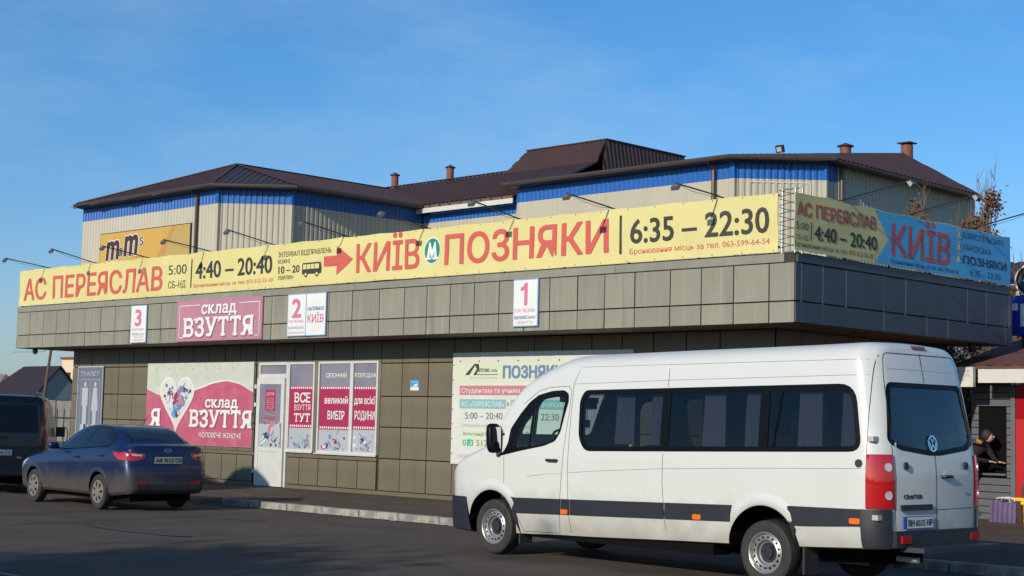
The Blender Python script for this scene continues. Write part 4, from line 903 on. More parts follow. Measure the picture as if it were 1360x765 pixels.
def fit(t, x0, x1, z0, z1, b, sl=.1):
    # lower-case word fitted by its own height
    v, f = glyphs(t, b, 4); a, c_ = min(q[0] for q in v), max(q[0] for q in v); h0, h1 = min(q[1] for q in v), max(q[1] for q in v)
    for m_, o_, gr in ((mt['white_print'], .012, .07), (mt['brownp'], .018, 0)):
        vv, ff = glyphs(t, b+(.045 if gr else 0), 4)
        pts = [AF(x0+(x-a)/(c_-a)*(x1-x0)+((y-h0)/(h1-h0))*(z1-z0)*sl, z0+(y-h0)/(h1-h0)*(z1-z0)+((x-a)/(c_-a))*(x1-x0)*.04, o_+.0003*l_) for x, y, l_ in vv]
        link('lettering' if not gr else 'lettering_outline', me_from(pts, ff), m_, mm, world=True)
fit('m', -53.35, -52.42, 7.52, 8.28, .06); fit('m', -52.08, -51.12, 7.62, 8.42, .06); fit('&', -52.44, -52.12, 7.66, 7.98, .02); fit('s', -50.98, -50.72, 8.0, 8.3, .01)
lf_ = root('lightning_rod', (-55.9, 31.3, 9.8), 'short metal stub sticking out of the left roof corner', 'bracket'); MB().tube([(-55.2, 31.4, 9.70), (-55.5, 31.35, 9.80)], .03, 6).build('stub', mt['metal'], lf_)

# low grey roof behind the front banner
sr = root('shed_roof', (-36, 30.5, 5), 'low grey shed roof between bus station and hall', 'shed')
roof_plane('roof', [(-38.2, 29.5, 6.0), (-35.0, 29.5, 6.0), (-35.5, 31, 6.45), (-37.8, 31, 6.45)], (0, 1, .2), mt['greyroof'], parent=sr)
MB().box(-38, -35.2, 29.6, 31.4, 0, 5.97).build('wall', mt['stonewall'], sr)

# ================================================================== LEFT BACKGROUND
hs = root('house', (-105, 58, 0), 'dark roofed village house with a grey gable behind the black minivan', 'house')
hx, hy0 = -207.5, 116.8
rg0, rg1 = (-218.2, hy0, 8.35), (hx+.3, hy0, 8.36)
roof_plane('roof', [(-224.5, 111.5, 2.7), (hx+.4, 111.5, 2.7), rg1, rg0], (0, 1, 1), mt['nightroof'], .5, .05, .1, hs); roof_plane('roof', [(-224.5, 122.1, 2.7), (hx+.4, 122.1, 2.7), rg1, rg0], (0, -1, 1), mt['nightroof'], .5, .05, .1, hs); roof_plane('roof', [(-224.5, 111.5, 2.7), rg0, (-224.5, 122.1, 2.7)], (1, 0, 1), mt['nightroof'], .5, .05, .1, hs)
g = MB(); g.prism([(hx, 112.2, 3.0), (hx, 121.4, 3.0), (hx, hy0, 8.0)], (-.25, 0, 0)); g.build('gable', mt['housewall'], hs)
MB().box(-223.5, hx-.05, 112.2, 121.4, -.5, 3.0).build('wall', mt['stonewall'], hs)
MB().bar((hx+.15, 112, 3.3), (hx+.15, 121.6, 3.3), .15, .2).build('gable_board', mt['rust'], hs)
h2 = root('house', (-290, 150, 0), 'pale grey roofed cottage at the far left edge', 'house')
roof_plane('roof', [(-300, 145, 4.5), (-283, 145, 4.5), (-287.4, 150, 8.8), (-300, 150, 8.8)], (0, 1, 1), mt['greyroof'], .6, .05, .1, h2); roof_plane('roof', [(-283, 145, 4.5), (-283, 155, 4.5), (-287.4, 150, 8.8)], (-1, 0, 1), mt['greyroof'], .6, .05, .1, h2)
MB().box(-299, -283.6, 145.6, 154.5, -.5, 4.5).build('wall', mt['stonewall'], h2)
cb = root('block_of_flats', (-310, 180, 0), 'cream block of flats showing above the dark roofed house', 'building')
MB().box(-319, -295, 180, 192, -1, 13.5).build('wall', mt['creamwall'], cb); MB().box(-319.4, -294.6, 179.6, 192.4, 13.5, 13.95).build('parapet', mt['brick'], cb)
for k in range(5):
    for j in range(3): w_ = MB().box(-316.5+k*4.5, -315+k*4.5, 179.9, 179.98, 1.6+j*3.6, 3.3+j*3.6).build('window', mt['carglass'], cb); MB().box(-316.7+k*4.5, -314.8+k*4.5, 179.85, 179.97, 1.45+j*3.6, 1.58+j*3.6).build('sill', mt['whiteboard'], w_)
fn = root('garden_wall', (-90, 46, 0), 'grey stone garden wall in front of the dark roofed house', 'wall')
x = -102
while x < -62: piece('wall_block', x+.03, x+1.97, 46+rnd.uniform(-.03, .03), 46.3, -.1, 2.35+rnd.uniform(-.05, .05), mt['stonewall'], fn, .02); x += 2
ig = root('iron_fence', (-44, 25, 0), 'dark wrought iron fence between the black minivan and the bus station wall', 'fence')
for i in range(24):
    x = -49.5+i*.42; MB().tube([(x, 25, 0), (x, 25, 1.75)], .022, 5).build('bar', mt['darkmetal'], ig)
MB().box(-49.6, -39.7, 24.98, 25.02, .2, .25).build('rail', mt['darkmetal'], ig); MB().box(-49.6, -39.7, 24.98, 25.02, 1.45, 1.5).build('rail', mt['darkmetal'], ig)
cl_ = MB()
for i in range(11):
    x = -49.2+i*.88; n = 14; cl_.tube([(x+.16*math.cos(6.283*k/n), 25, .95+.24*math.sin(6.283*k/n)) for k in range(n+1)], .018, 5)
cl_.build('scroll', mt['darkmetal'], ig)
pl_ = root('utility_pole', (-73.0, 40, 0), 'leaning grey utility pole beside the dark roofed house', 'pole')
MB().tube([(-73.02, 40, -.2), (-71.9, 40, 5.6)], .085, 8, .07).build('shaft', mt['rust'], pl_)
MB().bar((-72.5, 39.9, 5.2), (-71.4, 39.9, 5.3), .06, .06).build('crossarm', mt['rust'], pl_)
ln = MB(); ln.tube([(-71.5, 39.9, 5.3), (-80, 44, 5.0), (-95, 50, 5.5)], .012, 4); tag(ln.build('power_line', mt['darkmetal'], None), 'thin sagging power line left of the canopy', 'cable')
# garden fence wall and bushes by the pole
# ================================================================== KIOSK ON THE RIGHT
ks = root('kiosk', (-12, 28, 0), 'kiosk with white siding darkened in its colour as shade, brown roof and red end panel behind the van', 'kiosk')
MB().box(-14.62, -9, 27.66, 31.5, 0, 2.6).build('wall', mt['dark'], ks)
z = .03
while z < 2.62:
    z2 = z+.135
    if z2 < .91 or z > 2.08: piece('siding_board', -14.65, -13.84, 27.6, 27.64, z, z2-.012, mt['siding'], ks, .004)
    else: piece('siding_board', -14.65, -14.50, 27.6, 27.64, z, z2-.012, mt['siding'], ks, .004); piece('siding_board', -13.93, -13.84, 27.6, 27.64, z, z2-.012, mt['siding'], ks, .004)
    z = z2
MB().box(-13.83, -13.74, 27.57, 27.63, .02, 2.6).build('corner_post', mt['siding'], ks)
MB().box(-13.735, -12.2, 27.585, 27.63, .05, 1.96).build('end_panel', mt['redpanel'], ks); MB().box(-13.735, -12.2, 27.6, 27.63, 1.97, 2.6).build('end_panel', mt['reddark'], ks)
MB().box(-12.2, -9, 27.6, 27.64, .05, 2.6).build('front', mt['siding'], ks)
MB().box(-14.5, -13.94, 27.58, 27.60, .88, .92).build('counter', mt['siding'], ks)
roof_plane('roof', [(-14.75, 26.85, 2.92), (-8.5, 26.85, 2.92), (-8.5, 32, 3.95), (-15.1, 32, 3.95)], (0, 1, .2), mt['kioskroof'], .35, .018, .05, ks)
MB().box(-14.13, -8.5, 26.88, 26.92, 2.61, 2.885).build('fascia_board', mt['whiteboard'], ks)
sg = root('kiosk_sign', (-14.4, 26.85, 2.5), 'white box sign with faded pink lettering under the kiosk roof edge', 'sign')
MB().box(-14.75, -14.17, 26.76, 26.86, 2.53, 2.90).build('board', mt['whiteboard'], sg); ksf = frame_Y(26.76)
for t, z in (('КАВА ЧАЙ', 2.80), ('ХОТ-ДОГИ', 2.72), ('ВОДА', 2.64)): letters(t, ksf, -14.62 if len(t) > 5 else -14.52, -14.24 if len(t) > 5 else -14.34, z, z+.045, mt['pale_pink'], sg, .003)
rp = root('red_post', (-14.72, 27.5, 0), 'slim red post beside the kiosk siding just behind the van', 'post'); MB().box(-14.76, -14.69, 27.47, 27.55, 0, 1.88).build('shaft', mt['redpanel'], rp)
bsn = root('blue_sign', (-14, 29, 3.6), 'deep blue sign with a white letter at the right edge above the kiosk', 'sign')
MB().box(-14.56, -12.6, 29.0, 29.12, 3.62, 4.42).build('board', mt['bluesign'], bsn); bsf = frame_Y(29.0)
flat('lettering', bsf, rect(-14.50, -14.38, 4.12, 4.26), mt['white_print'], bsn, .004); flat('lettering', bsf, rect(-14.33, -14.06, 3.80, 4.25), mt['white_print'], bsn, .004); flat('lettering', bsf, rect(-13.9, -13.6, 3.80, 4.25), mt['white_print'], bsn, .004)
for x in (-14.3, -13): MB().box(x-.03, x+.03, 29.05, 29.11, 3.3, 3.62).build('bracket', mt['darkmetal'], bsn)
rl = root('round_lamp', (-14.15, 29.1, 4.43), 'round dark lamp with a white rim standing on the blue sign', 'lamp')
o = MB().lathe([(0, .04), (.27, .04), (.30, 0), (.30, -.05), (.27, -.08), (.25, -.03), (0, -.02)], (-14.15, 29.1, 4.72), 30).build('rim', mt['darkmetal'], rl, smooth=40)
MB().lathe([(.285, -.065), (.32, -.06), (.32, .0), (.285, .0)], (-14.15, 29.1, 4.72), 30).build('rim', mt['whiteboard'], rl, smooth=40); MB().box(-14.18, -14.12, 29.05, 29.1, 4.40, 4.45).build('stem', mt['darkmetal'], rl)
flat('painted_glare', frame_Y(29.07), [(-14.30, 4.72), (-14.2, 4.78), (-14.14, 4.75), (-14.2, 4.73), (-14.27, 4.68)], mt['white_print'], rl, .03)  # highlight on the disc drawn as a white shape
# shopper bag
bg_ = root('shopping_bag', (-13.6, 26.9, .05), 'checked blue and violet zipped shopper bag on the paving beside the kiosk', 'bag')
m = bpy.data.materials.new('plaid'); m.use_nodes = True; n = m.node_tree; b = n.nodes['Principled BSDF']; co = n.nodes.new('ShaderNodeTexCoord')
ws = []
for ax in ('X', 'Z'):
    wv = n.nodes.new('ShaderNodeTexWave'); wv.bands_direction = ax; wv.inputs['Scale'].default_value = 3.3; n.links.new(co.outputs['Object'], wv.inputs['Vector']); ws.append(wv)
x1 = n.nodes.new('ShaderNodeMixRGB'); x1.inputs[1].default_value = (.025, .025, .10, 1); x1.inputs[2].default_value = (.10, .08, .19, 1); n.links.new(ws[0].outputs[0], x1.inputs[0])
x2 = n.nodes.new('ShaderNodeMixRGB'); x2.inputs[2].default_value = (.12, .04, .09, 1); ml = n.nodes.new('ShaderNodeMath'); ml.operation = 'MULTIPLY'; ml.inputs[1].default_value = .55
n.links.new(ws[1].outputs[0], ml.inputs[0]); n.links.new(ml.outputs[0], x2.inputs[0]); n.links.new(x1.outputs[0], x2.inputs[1]); n.links.new(x2.outputs[0], b.inputs['Base Color']); b.inputs['Roughness'].default_value = .6
bm = bmesh.new(); bmesh.ops.create_cube(bm, size=1); bmesh.ops.subdivide_edges(bm, edges=bm.edges[:], cuts=5, use_grid_fill=True)
for v in bm.verts:
    x, y, z = v.co; bul = 1+.12*math.cos(z*3.1)*math.cos(x*3.1)
    v.co = Vector((x*.50*(1+.05*noise.noise(Vector((z*3, y, 1)))), y*.26*bul*(1-.25*(z+.5)), (z+.5)*.38+.03*noise.noise(Vector((x*4, y*3, z)))*(z+.5)))
me = bpy.data.meshes.new('b'); bm.to_mesh(me); bm.free(); o = link('bag_body', me, m, bg_, smooth=True); o.location = (0, 0, .0)
hd = MB()
for y in (-.09, .09): hd.tube([(-.14, y, .36), (-.12, y*1.1, .44), (0, y*1.2, .46), (.12, y*1.1, .44), (.14, y, .36)], .01, 5)
hd.build('handle', mt['white_print'], bg_, world=False, kind='stuff')
tb_ = root('plastic_crate', (-13.35, 27.3, .05), 'yellow plastic crate with a bottle standing behind the checked bag', 'crate')
q = MB(); q.box(-.25, .25, -.15, .15, 0, .40); q.box(-.27, .27, -.17, .17, .40, .45); q.build('crate_body', mt['yellowp'], tb_, world=False)
MB().lathe([(0, 0), (.04, 0), (.04, .18), (.015, .24), (.015, .29), (0, .29)], (0, 0, 0), 12); bt = MB()
bt.tube([(-.1, 0, .44), (-.1, 0, .62), ], .035, 10); bt.tube([(-.1, 0, .62), (-.1, 0, .72)], .03, 10, .014); bt.v = [(x-0, y, z) for x, y, z in bt.v]; tag(bt.build('bottle', mt['brownp'], None, smooth=True), 'dark bottle standing on the yellow crate by the kiosk', 'bottle'); bpy.data.objects['bottle'].location = (-13.35, 27.3, .05)

# person leaning into the kiosk hatch
def skin_body(name, joints, edges, m, parent, lv=2, rootv=0):
    me = bpy.data.meshes.new(name); me.from_pydata([j[:3] for j in joints], edges, []); o = bpy.data.objects.new(name, me); C.objects.link(o)
    o.modifiers.new('s', 'SKIN'); sk_ = me.skin_vertices[0].data
    for i, j in enumerate(joints): sk_[i].radius = (j[3], j[4] if len(j) > 4 else j[3]); sk_[i].use_root = i == rootv
    sb_ = o.modifiers.new('u', 'SUBSURF'); sb_.levels = lv; sb_.render_levels = lv
    bpy.context.view_layer.update(); dg = bpy.context.evaluated_depsgraph_get(); m2 = bpy.data.meshes.new_from_object(o.evaluated_get(dg)); bpy.data.objects.remove(o); m2.materials.clear()
    return link(name, m2, m, parent, smooth=60)
ps = root('person', (-14.52, 27.08, .02), 'person in a dark jacket with a mustard hood bending towards the kiosk hatch', 'person')
# local: x to the right along the kiosk, y into it
J_ = [(0, 0, .92, .15, .12), (.04, .02, 1.08, .155, .13), (.12, .05, 1.26, .19, .14), (.21, .08, 1.41, .17, .13), (.27, .1, 1.47, .065, .065), (.34, .13, 1.52, .06, .06),
      (.09, -.15, 1.38, .07), (.26, -.10, 1.16, .05), (.40, .20, 1.13, .04), (.33, .26, 1.38, .07), (.42, .36, 1.18, .05), (.46, .44, 1.12, .04),
      (-.03, -.1, .88, .1), (-.02, -.12, .5, .07), (-.05, -.12, .10, .048), (.06, -.14, .04, .045), (-.02, .11, .88, .1), (.0, .12, .5, .07), (-.02, .12, .10, .048), (.10, .12, .04, .045)]
E_ = [(0, 1), (1, 2), (2, 3), (3, 4), (4, 5), (3, 6), (6, 7), (7, 8), (3, 9), (9, 10), (10, 11), (0, 12), (12, 13), (13, 14), (14, 15), (0, 16), (16, 17), (17, 18), (18, 19)]
skin_body('body', J_, E_, mt['jacket'], ps)
hd = bmesh.new(); bmesh.ops.create_icosphere(hd, subdivisions=3, radius=1)
for v in hd.verts: v.co = Vector((v.co.x*.095+.40+.02*(v.co.z < 0), v.co.y*.078+.15, v.co.z*.115+1.60+(.0 if v.co.x < .3 else 0)))
for (ex, ey, ez, er, sx) in ((.497, .185, 1.585, .020, 1.2), (.415, .078, 1.575, .022, .7), (.385, .222, 1.575, .022, .7), (.488, .18, 1.545, .018, .9)):   # nose, ears, lips
    r = bmesh.ops.create_icosphere(hd, subdivisions=2, radius=1)
    for v in r['verts']: v.co = Vector((ex+v.co.x*er*sx, ey+v.co.y*er*.6, ez+v.co.z*er*1.2))
me = bpy.data.meshes.new('h'); hd.to_mesh(me); hd.free(); link('head', me, mt['skin'], ps, smooth=60)
hr = bmesh.new(); bmesh.ops.create_icosphere(hr, subdivisions=3, radius=1)
for v in hr.verts: v.co = Vector((v.co.x*.108+.382, v.co.y*.092+.138, max(v.co.z, -.75-.2*v.co.x)*.12+1.615))
me = bpy.data.meshes.new('h'); hr.to_mesh(me); hr.free(); link('hair', me, mt['hair'], ps, smooth=60)
skin_body('hood', [(.08, -.10, 1.45, .07, .05), (.18, -.14, 1.50, .085, .055), (.29, -.10, 1.51, .08, .055), (.38, -.02, 1.46, .06, .04)], [(0, 1), (1, 2), (2, 3)], mt['mustard'], ps)
for s_, (hx_, hy_, hz_) in ((1, (.40, .20, 1.13)), (1, (.46, .44, 1.12))):
    jj = [(hx_, hy_, hz_, .033, .02), (hx_+.07, hy_+.02, hz_-.01, .035, .016)]; ee = [(0, 1)]
    for k in range(4): a = (-.028+.019*k); L_ = (.035, .042, .04, .03)[k]; jj += [(hx_+.10, hy_+.02+a, hz_-.012, .009, .009), (hx_+.10+L_, hy_+.02+a*1.1, hz_-.03, .008, .008)]; ee += [(1, 2+2*k), (2+2*k, 3+2*k)]
    jj += [(hx_+.03, hy_-.035, hz_, .011, .011), (hx_+.075, hy_-.05, hz_-.02, .009, .009)]; ee += [(0, 10), (10, 11)]
    skin_body('hand', jj, ee, mt['skin'], ps, 1)

# ================================================================== TREES
def leafy_tree(name, x, y, base, top, rad, nleaf, label, seed, whip=True, zlo=2.2, m='leaf', group=None, dens=(1, 1), trunk=.12, leafs=.05, cat='tree'):
    r_ = random.Random(seed); r = root(name, (x, y, 0), label, cat, group); H_ = top
    tr = MB(); tips = []
    tr.tube([(0, 0, base), (.05, .03, H_*.35), (-.04, 0, H_*.7), (0, 0, H_*.92)], trunk, 8, trunk*.25)
    for i in range(26):
        z = zlo+(H_-zlo)*.9*r_.random(); a = r_.uniform(0, 6.283); L_ = rad*r_.uniform(.5, 1.05)*(1-.45*(z-zlo)/(H_-zlo)); dz = L_*r_.uniform(.25, .9)
        p0 = Vector((0, 0, z)); p2 = Vector((L_*math.cos(a), L_*math.sin(a), z+dz)); p1 = (p0+p2)/2+Vector((r_.uniform(-.1, .1), r_.uniform(-.1, .1), -.08))
        tr.tube([p0, p1, p2], trunk*.22, 5, .008, cap=False); tips.append((p0, p1, p2))
        for k in range(3):
            t = r_.uniform(.3, .95); q = p0.lerp(p2, t); e = q+Vector((r_.uniform(-.4, .4), r_.uniform(-.4, .4), r_.uniform(.05, .5)))*rad*.5; tr.tube([q, e], .01, 4, .004, cap=False); tips.append((q, (q+e)/2, e))
    tr.build('trunk', mt['bark'], r, world=False, smooth=50)
    lf = MB(); cl = [(r_.choice(tips), r_.gauss(.75, .2)) for _ in range(60)]
    cen = [t[0].lerp(t[2], min(1, max(.2, s))) for t, s in cl]
    for i in range(nleaf):
        c = r_.choice(cen); s = leafs*r_.uniform(.6, 1.3); p = c+Vector((r_.gauss(0, .22), r_.gauss(0, .22), r_.gauss(0, .26)))*max(rad, .7)*.75
        if p.z < zlo-.5: continue
        a = Vector((r_.gauss(0, 1), r_.gauss(0, 1), r_.gauss(0, 1))).normalized(); b = a.orthogonal().normalized(); 
        lf.add([p-a*s, p+b*s*.5+a*s*.1, p+a*s, p-b*s*.45], [(0, 1, 2, 3)])
    if lf.v: lf.build('crown', mt[m], r, world=False, fix=False)
    if whip:
        wp_ = MB()
        for i in range(whip if whip is not True else 9):
            a = r_.uniform(0, 6.283); rr = rad*r_.uniform(0, .6); p = Vector((rr*math.cos(a), rr*math.sin(a), H_*.78)); hh = r_.uniform(.3, 1.1)
            e = p+Vector((r_.gauss(0, .12), r_.gauss(0, .12), H_*.12+hh)); md = (p+e)/2+Vector((r_.gauss(0, .05), r_.gauss(0, .05), 0)); wp_.tube([p, md, e], .008, 4, .003, cap=False)
            for k in range(4): q = md.lerp(e, r_.uniform(0, .8)); wp_.tube([q, q+Vector((r_.gauss(0, .12), r_.gauss(0, .12), r_.uniform(.15, .45)))], .006, 4, .003, cap=False)
        wp_.build('branch', mt['twig'], r, world=False, fix=False)
    return r
GT = 'brown leaved trees behind the canopy'
leafy_tree('tree', -18.85, 33.0, 0, 7.55, .36, 3000, 'thin tree with a narrow tuft of brown leaves in front of the hall side wall', 3, 5, 2.0)
leafy_tree('tree', -18.0, 34.0, 0, 7.0, .7, 3800, 'brown leaved tree beside the far corner of the hall', 4, 10, 1.8)
leafy_tree('tree', -17.3, 33.4, 0, 7.9, .32, 2400, 'slender leafy tree with long bare whips above the blue banner', 9, 9, 3.0)
leafy_tree('tree', -15.5, 31.8, 0, 5.3, .6, 4000, 'dark brown leaved tree at the right edge behind the banner end', 6, 12, 2.0)
leafy_tree('tree', -16.9, 31.0, 0, 4.6, .9, 6500, 'low brown leaved bush tree under the canopy end', 8, 0, .6)
leafy_tree('tree', -15.3, 29.9, 0, 3.1, .5, 3500, 'small bush with brown leaves between station wall and kiosk', 12, 0, .5)
# house behind the trees
hb_ = root('house', (-27, 62, 0), 'cream house with dark ribbed roof and white gutter box behind the trees', 'house')
roof_plane('roof', [(-34, 60, 7.9), (-18, 60, 7.9), (-18, 66, 9.4), (-34, 66, 9.4)], (0, 1, .3), mt['roof'], .45, .06, .08, hb_)
MB().box(-33.5, -18.5, 60.6, 68, 0, 7.85).build('wall', mt['creamwall'], hb_)
MB().box(-31.5, -30.2, 59.6, 60.2, 7.75, 8.15).box(-31.5, -30.3, 59.7, 60.3, 7.30, 7.50).build('gutter_box', mt['whiteboard'], hb_)
for k in range(4):
    w_ = MB().box(-29+k*3, -27.8+k*3, 60.52, 60.62, 4.4, 6.2).build('window', mt['carglass'], hb_); MB().box(-29.1+k*3, -27.7+k*3, 60.45, 60.6, 4.28, 4.39).build('sill', mt['whiteboard'], w_)

# ================================================================== BEHIND AND BESIDE THE CAMERA (far trees seen in the glass; near trees and poles added to cast shadows)
leafy_tree('added_shade_tree', -11.8, -13, 0, 8.3, 3.0, 6000, 'unseen broad brown leaved tree added behind the viewer to shade the asphalt', 21, 0, 5.2, trunk=.2, leafs=.16)
leafy_tree('added_shade_tree', -4.5, -11.0, 0, 7.4, 3.0, 5500, 'second unseen brown leaved tree added behind the viewer for shade, to the right', 22, 0, 5.0, trunk=.2, leafs=.16)
bt_ = leafy_tree('added_shade_tree', -28.72, 10.0, 0, 3.4, .9, 1200, 'unseen ball tree added left of the view to cast the round shadow by the door', 23, 0, 2.6, trunk=.08, leafs=.08)  # added out of view, shaped only for its round wall shadow
bm = bmesh.new(); bmesh.ops.create_icosphere(bm, subdivisions=5, radius=1)
for v in bm.verts: k = 1+.025*noise.noise(v.co*5)+.02*noise.noise(v.co*14); v.co = Vector((v.co.x*1.40*k, v.co.y*1.3*k, 3.62+v.co.z*1.36*k))
me = bpy.data.meshes.new('m'); bm.to_mesh(me); bm.free(); link('foliage', me, mat('shadow_crown', (.035, .05, .02), .9, 0, (.02, .03, .012), 14, .6, 30), bt_)
GPL = 'unseen slim poles added to cast thin road shadows'
for x, y, h, lb in ((-21.9, -.3, 6.1, 'unseen slim pole added behind the viewer to cast a road shadow, farther one'), (-19.75, -1.5, 6.6, 'unseen slim pole added behind the viewer to cast a road shadow, nearer one')):
    pa = root('shadow_pole', (x, y, 0), lb, 'pole', GPL); MB().tube([(0, 0, 0), (0, 0, h)], .045, 8, .03).build('shaft', mt['metal'], pa, world=False)  # added poles stand in for overhead wires; only their shadows show
belt = MB(); N = 220
V = []; r_ = random.Random(5)
for i in range(N+1):
    a = R(84+280*i/N); rr = 170; h = 3.6+2.2*noise.noise(Vector((i*.12, 0, 0)))+2.2*noise.noise(Vector((i*.5, 3, 0)))+1.2*noise.noise(Vector((i*1.6, 7, 0)))
    x, y = -10+rr*math.cos(a+math.pi/2), 10+rr*math.sin(a+math.pi/2)
    V += [(x, y, -.5), (x, y, max(3, h)), (x*1.12, y*1.12, max(3, h)*.8), (x*1.12, y*1.12, -.5)]
belt.add(V, [(4*i+k, 4*i+4+k, 4*i+5+k, 4*i+1+k) for i in range(N) for k in range(3)])
tag(belt.build('far_trees', mat('far_foliage', (.045, .04, .03), .95, 0, (.03, .03, .02), .3), None, fix=False), 'dark belt of far trees around the square behind the viewer', 'trees', kind='stuff')
# ================================================================== VEHICLE KIT
def cr_interp(T_, x):
    """Catmull-Rom through rows (x, a, b, ...) ordered by falling x"""
    n = len(T_)
    for i in range(n-1):
        if T_[i][0] >= x >= T_[i+1][0]:
            p1, p2 = T_[i], T_[i+1]; p0 = T_[max(i-1, 0)]; p3 = T_[min(i+2, n-1)]; h = p1[0]-p2[0]; t = (p1[0]-x)/h; o_ = []
            for k in range(1, len(p1)):
                d1 = (p2[k]-p0[k])/max(p0[0]-p2[0], 1e-6)*h if i > 0 else p2[k]-p1[k]; d2 = (p3[k]-p1[k])/max(p1[0]-p3[0], 1e-6)*h if i < n-2 else p2[k]-p1[k]
                m = p2[k]-p1[k]
                if d1*m <= 0: d1 = 0
                if d2*m <= 0: d2 = 0
                d1 = math.copysign(min(abs(d1), 3*abs(m)), d1) if d1 else 0; d2 = math.copysign(min(abs(d2), 3*abs(m)), d2) if d2 else 0
                o_.append((2*t**3-3*t*t+1)*p1[k]+(t**3-2*t*t+t)*d1+(-2*t**3+3*t*t)*p2[k]+(t**3-t*t)*d2)
            return o_
    return list(T_[-1][1:])
def loft(xs, half, post=None):
    """closed body: half(x) gives (y, z) from the bottom centre up the left side to the top centre"""
    v = []; n = None
    for x in xs:
        h = half(x); ringp = [(x, y, z) for y, z in h]+[(x, -y, z) for y, z in reversed(h[1:-1])]; n = len(ringp); v += ringp
    f = []
    for i in range(len(xs)-1):
        for k in range(n): f.append((i*n+k, i*n+(k+1) % n, (i+1)*n+(k+1) % n, (i+1)*n+k))
    m = len(h)
    for base, rev in ((0, False), ((len(xs)-1)*n, True)):      # caps as strips
        idx = [base+k for k in range(n)]
        for k in range(m-1):
            a, b = idx[k], idx[k+1]; c, d = idx[(n-k-1) % n], idx[(n-k) % n]
            q = [a, b, c, d]; qq = []
            for t in q:
                if t not in qq: qq.append(t)
            if len(qq) > 2: f.append(tuple(qq) if rev else tuple(reversed(qq)))
    v = [Vector(p) for p in v]
    if post: v = [post(p) for p in v]
    bm = bmesh.new(); bv_ = [bm.verts.new(p) for p in v]
    for q in f:
        try: bm.faces.new([bv_[i] for i in q])
        except ValueError: pass
    bmesh.ops.recalc_face_normals(bm, faces=bm.faces[:]); bm.normal_update(); return bm
def bm_me(bm, name='m'): me = bpy.data.meshes.new(name); bm.to_mesh(me); return me
def bvh_of(bm): bm.verts.ensure_lookup_table(); return BVHTree.FromBMesh(bm)
def cast(bvh, mode, a, b, off):
    """side: a=x, b=z from the left (+y) or right; rear: a=y, b=z from behind; front; top: a=x, b=y"""
    if mode == 'left': o_, d = Vector((a, 3, b)), Vector((0, -1, 0))
    elif mode == 'right': o_, d = Vector((a, -3, b)), Vector((0, 1, 0))
    elif mode == 'rear': o_, d = Vector((-12, a, b)), Vector((1, 0, 0))
    elif mode == 'front': o_, d = Vector((5, a, b)), Vector((-1, 0, 0))
    else: o_, d = Vector((a, b, 6)), Vector((0, 0, -1))
    h, nrm, i, ds = bvh.ray_cast(o_, d)
    if h is None:
        h, nrm, i, ds = bvh.find_nearest(o_-(-d)*3 if mode in ('left', 'right') else o_+d*5)
    if nrm.dot(d) > 0: nrm = -nrm
    return h+nrm*off, nrm
def wrap(bvh, mode, poly, name, m, parent, off=.003, thick=0, grid=.12, smooth=True, label=None):
    bm = bmesh.new(); vs = [bm.verts.new((a, b, 0)) for a, b in poly]; 
    fc = [bm.faces.new([vs[i] for i in t]) for t in tessellate_polygon([[Vector((a, b, 0)) for a, b in poly]])]
    bmesh.ops.dissolve_limit(bm, angle_limit=.01, verts=bm.verts, edges=bm.edges)
    x0, x1 = min(p[0] for p in poly), max(p[0] for p in poly); y0, y1 = min(p[1] for p in poly), max(p[1] for p in poly)
    for lo_, hi_, no in ((x0, x1, (1, 0, 0)), (y0, y1, (0, 1, 0))):
        k = int((hi_-lo_)/grid)
        for i in range(1, k+1):
            c = lo_+(hi_-lo_)*i/(k+1); co_ = (c, 0, 0) if no[0] else (0, c, 0)
            bmesh.ops.bisect_plane(bm, geom=bm.verts[:]+bm.edges[:]+bm.faces[:], plane_co=co_, plane_no=no)
    bm.verts.ensure_lookup_table(); nn = {}
    for v in bm.verts: p, nr = cast(bvh, mode, v.co.x, v.co.y, off); nn[v] = nr; v.co = p
    if thick:
        r = bmesh.ops.extrude_face_region(bm, geom=bm.faces[:]+bm.edges[:]); newv = [g for g in r['geom'] if isinstance(g, bmesh.types.BMVert)]
        for v in newv:
            pass
        old = [v for v in bm.verts if v not in set(newv)]
        kd = {tuple(round(c, 5) for c in v.co): nn.get(v) for v in nn if v.is_valid}
        for v in newv:
            q = kd.get(tuple(round(c, 5) for c in v.co)) or Vector((0, 1, 0)); v.co = v.co+q*thick
    bmesh.ops.recalc_face_normals(bm, faces=bm.faces[:])
    if not thick and bm.faces:
        f0 = bm.faces[:][0]
        if f0.normal.dot(nn[f0.verts[0]]) < 0: bmesh.ops.reverse_faces(bm, faces=bm.faces[:])
    me = bm_me(bm, name); bm.free(); return link(name, me, m, parent, smooth=40 if smooth else False, label=label)
def seam(bvh, mode, pts, wd, name, m, parent, off=.0015, closed=False):
    P_ = []
    pp_ = list(pts)+([pts[0]] if closed else [])
    for (a, b), (c, d) in zip(pp_, pp_[1:]):
        k = max(1, int(math.hypot(c-a, d-b)/.05))
        for i in range(k): P_.append((a+(c-a)*i/k, b+(d-b)*i/k))
    P_.append(pp_[-1]); V = []
    for i, (a, b) in enumerate(P_):
        q0 = P_[max(i-1, 0)]; q1 = P_[min(i+1, len(P_)-1)]; dx, dy = q1[0]-q0[0], q1[1]-q0[1]; l_ = math.hypot(dx, dy) or 1; nx, ny = -dy/l_*wd/2, dx/l_*wd/2
        V += [cast(bvh, mode, a+nx, b+ny, off)[0], cast(bvh, mode, a-nx, b-ny, off)[0]]
    return link(name, me_from(V, [(2*i, 2*i+1, 2*i+3, 2*i+2) for i in range(len(P_)-1)]), m, parent)
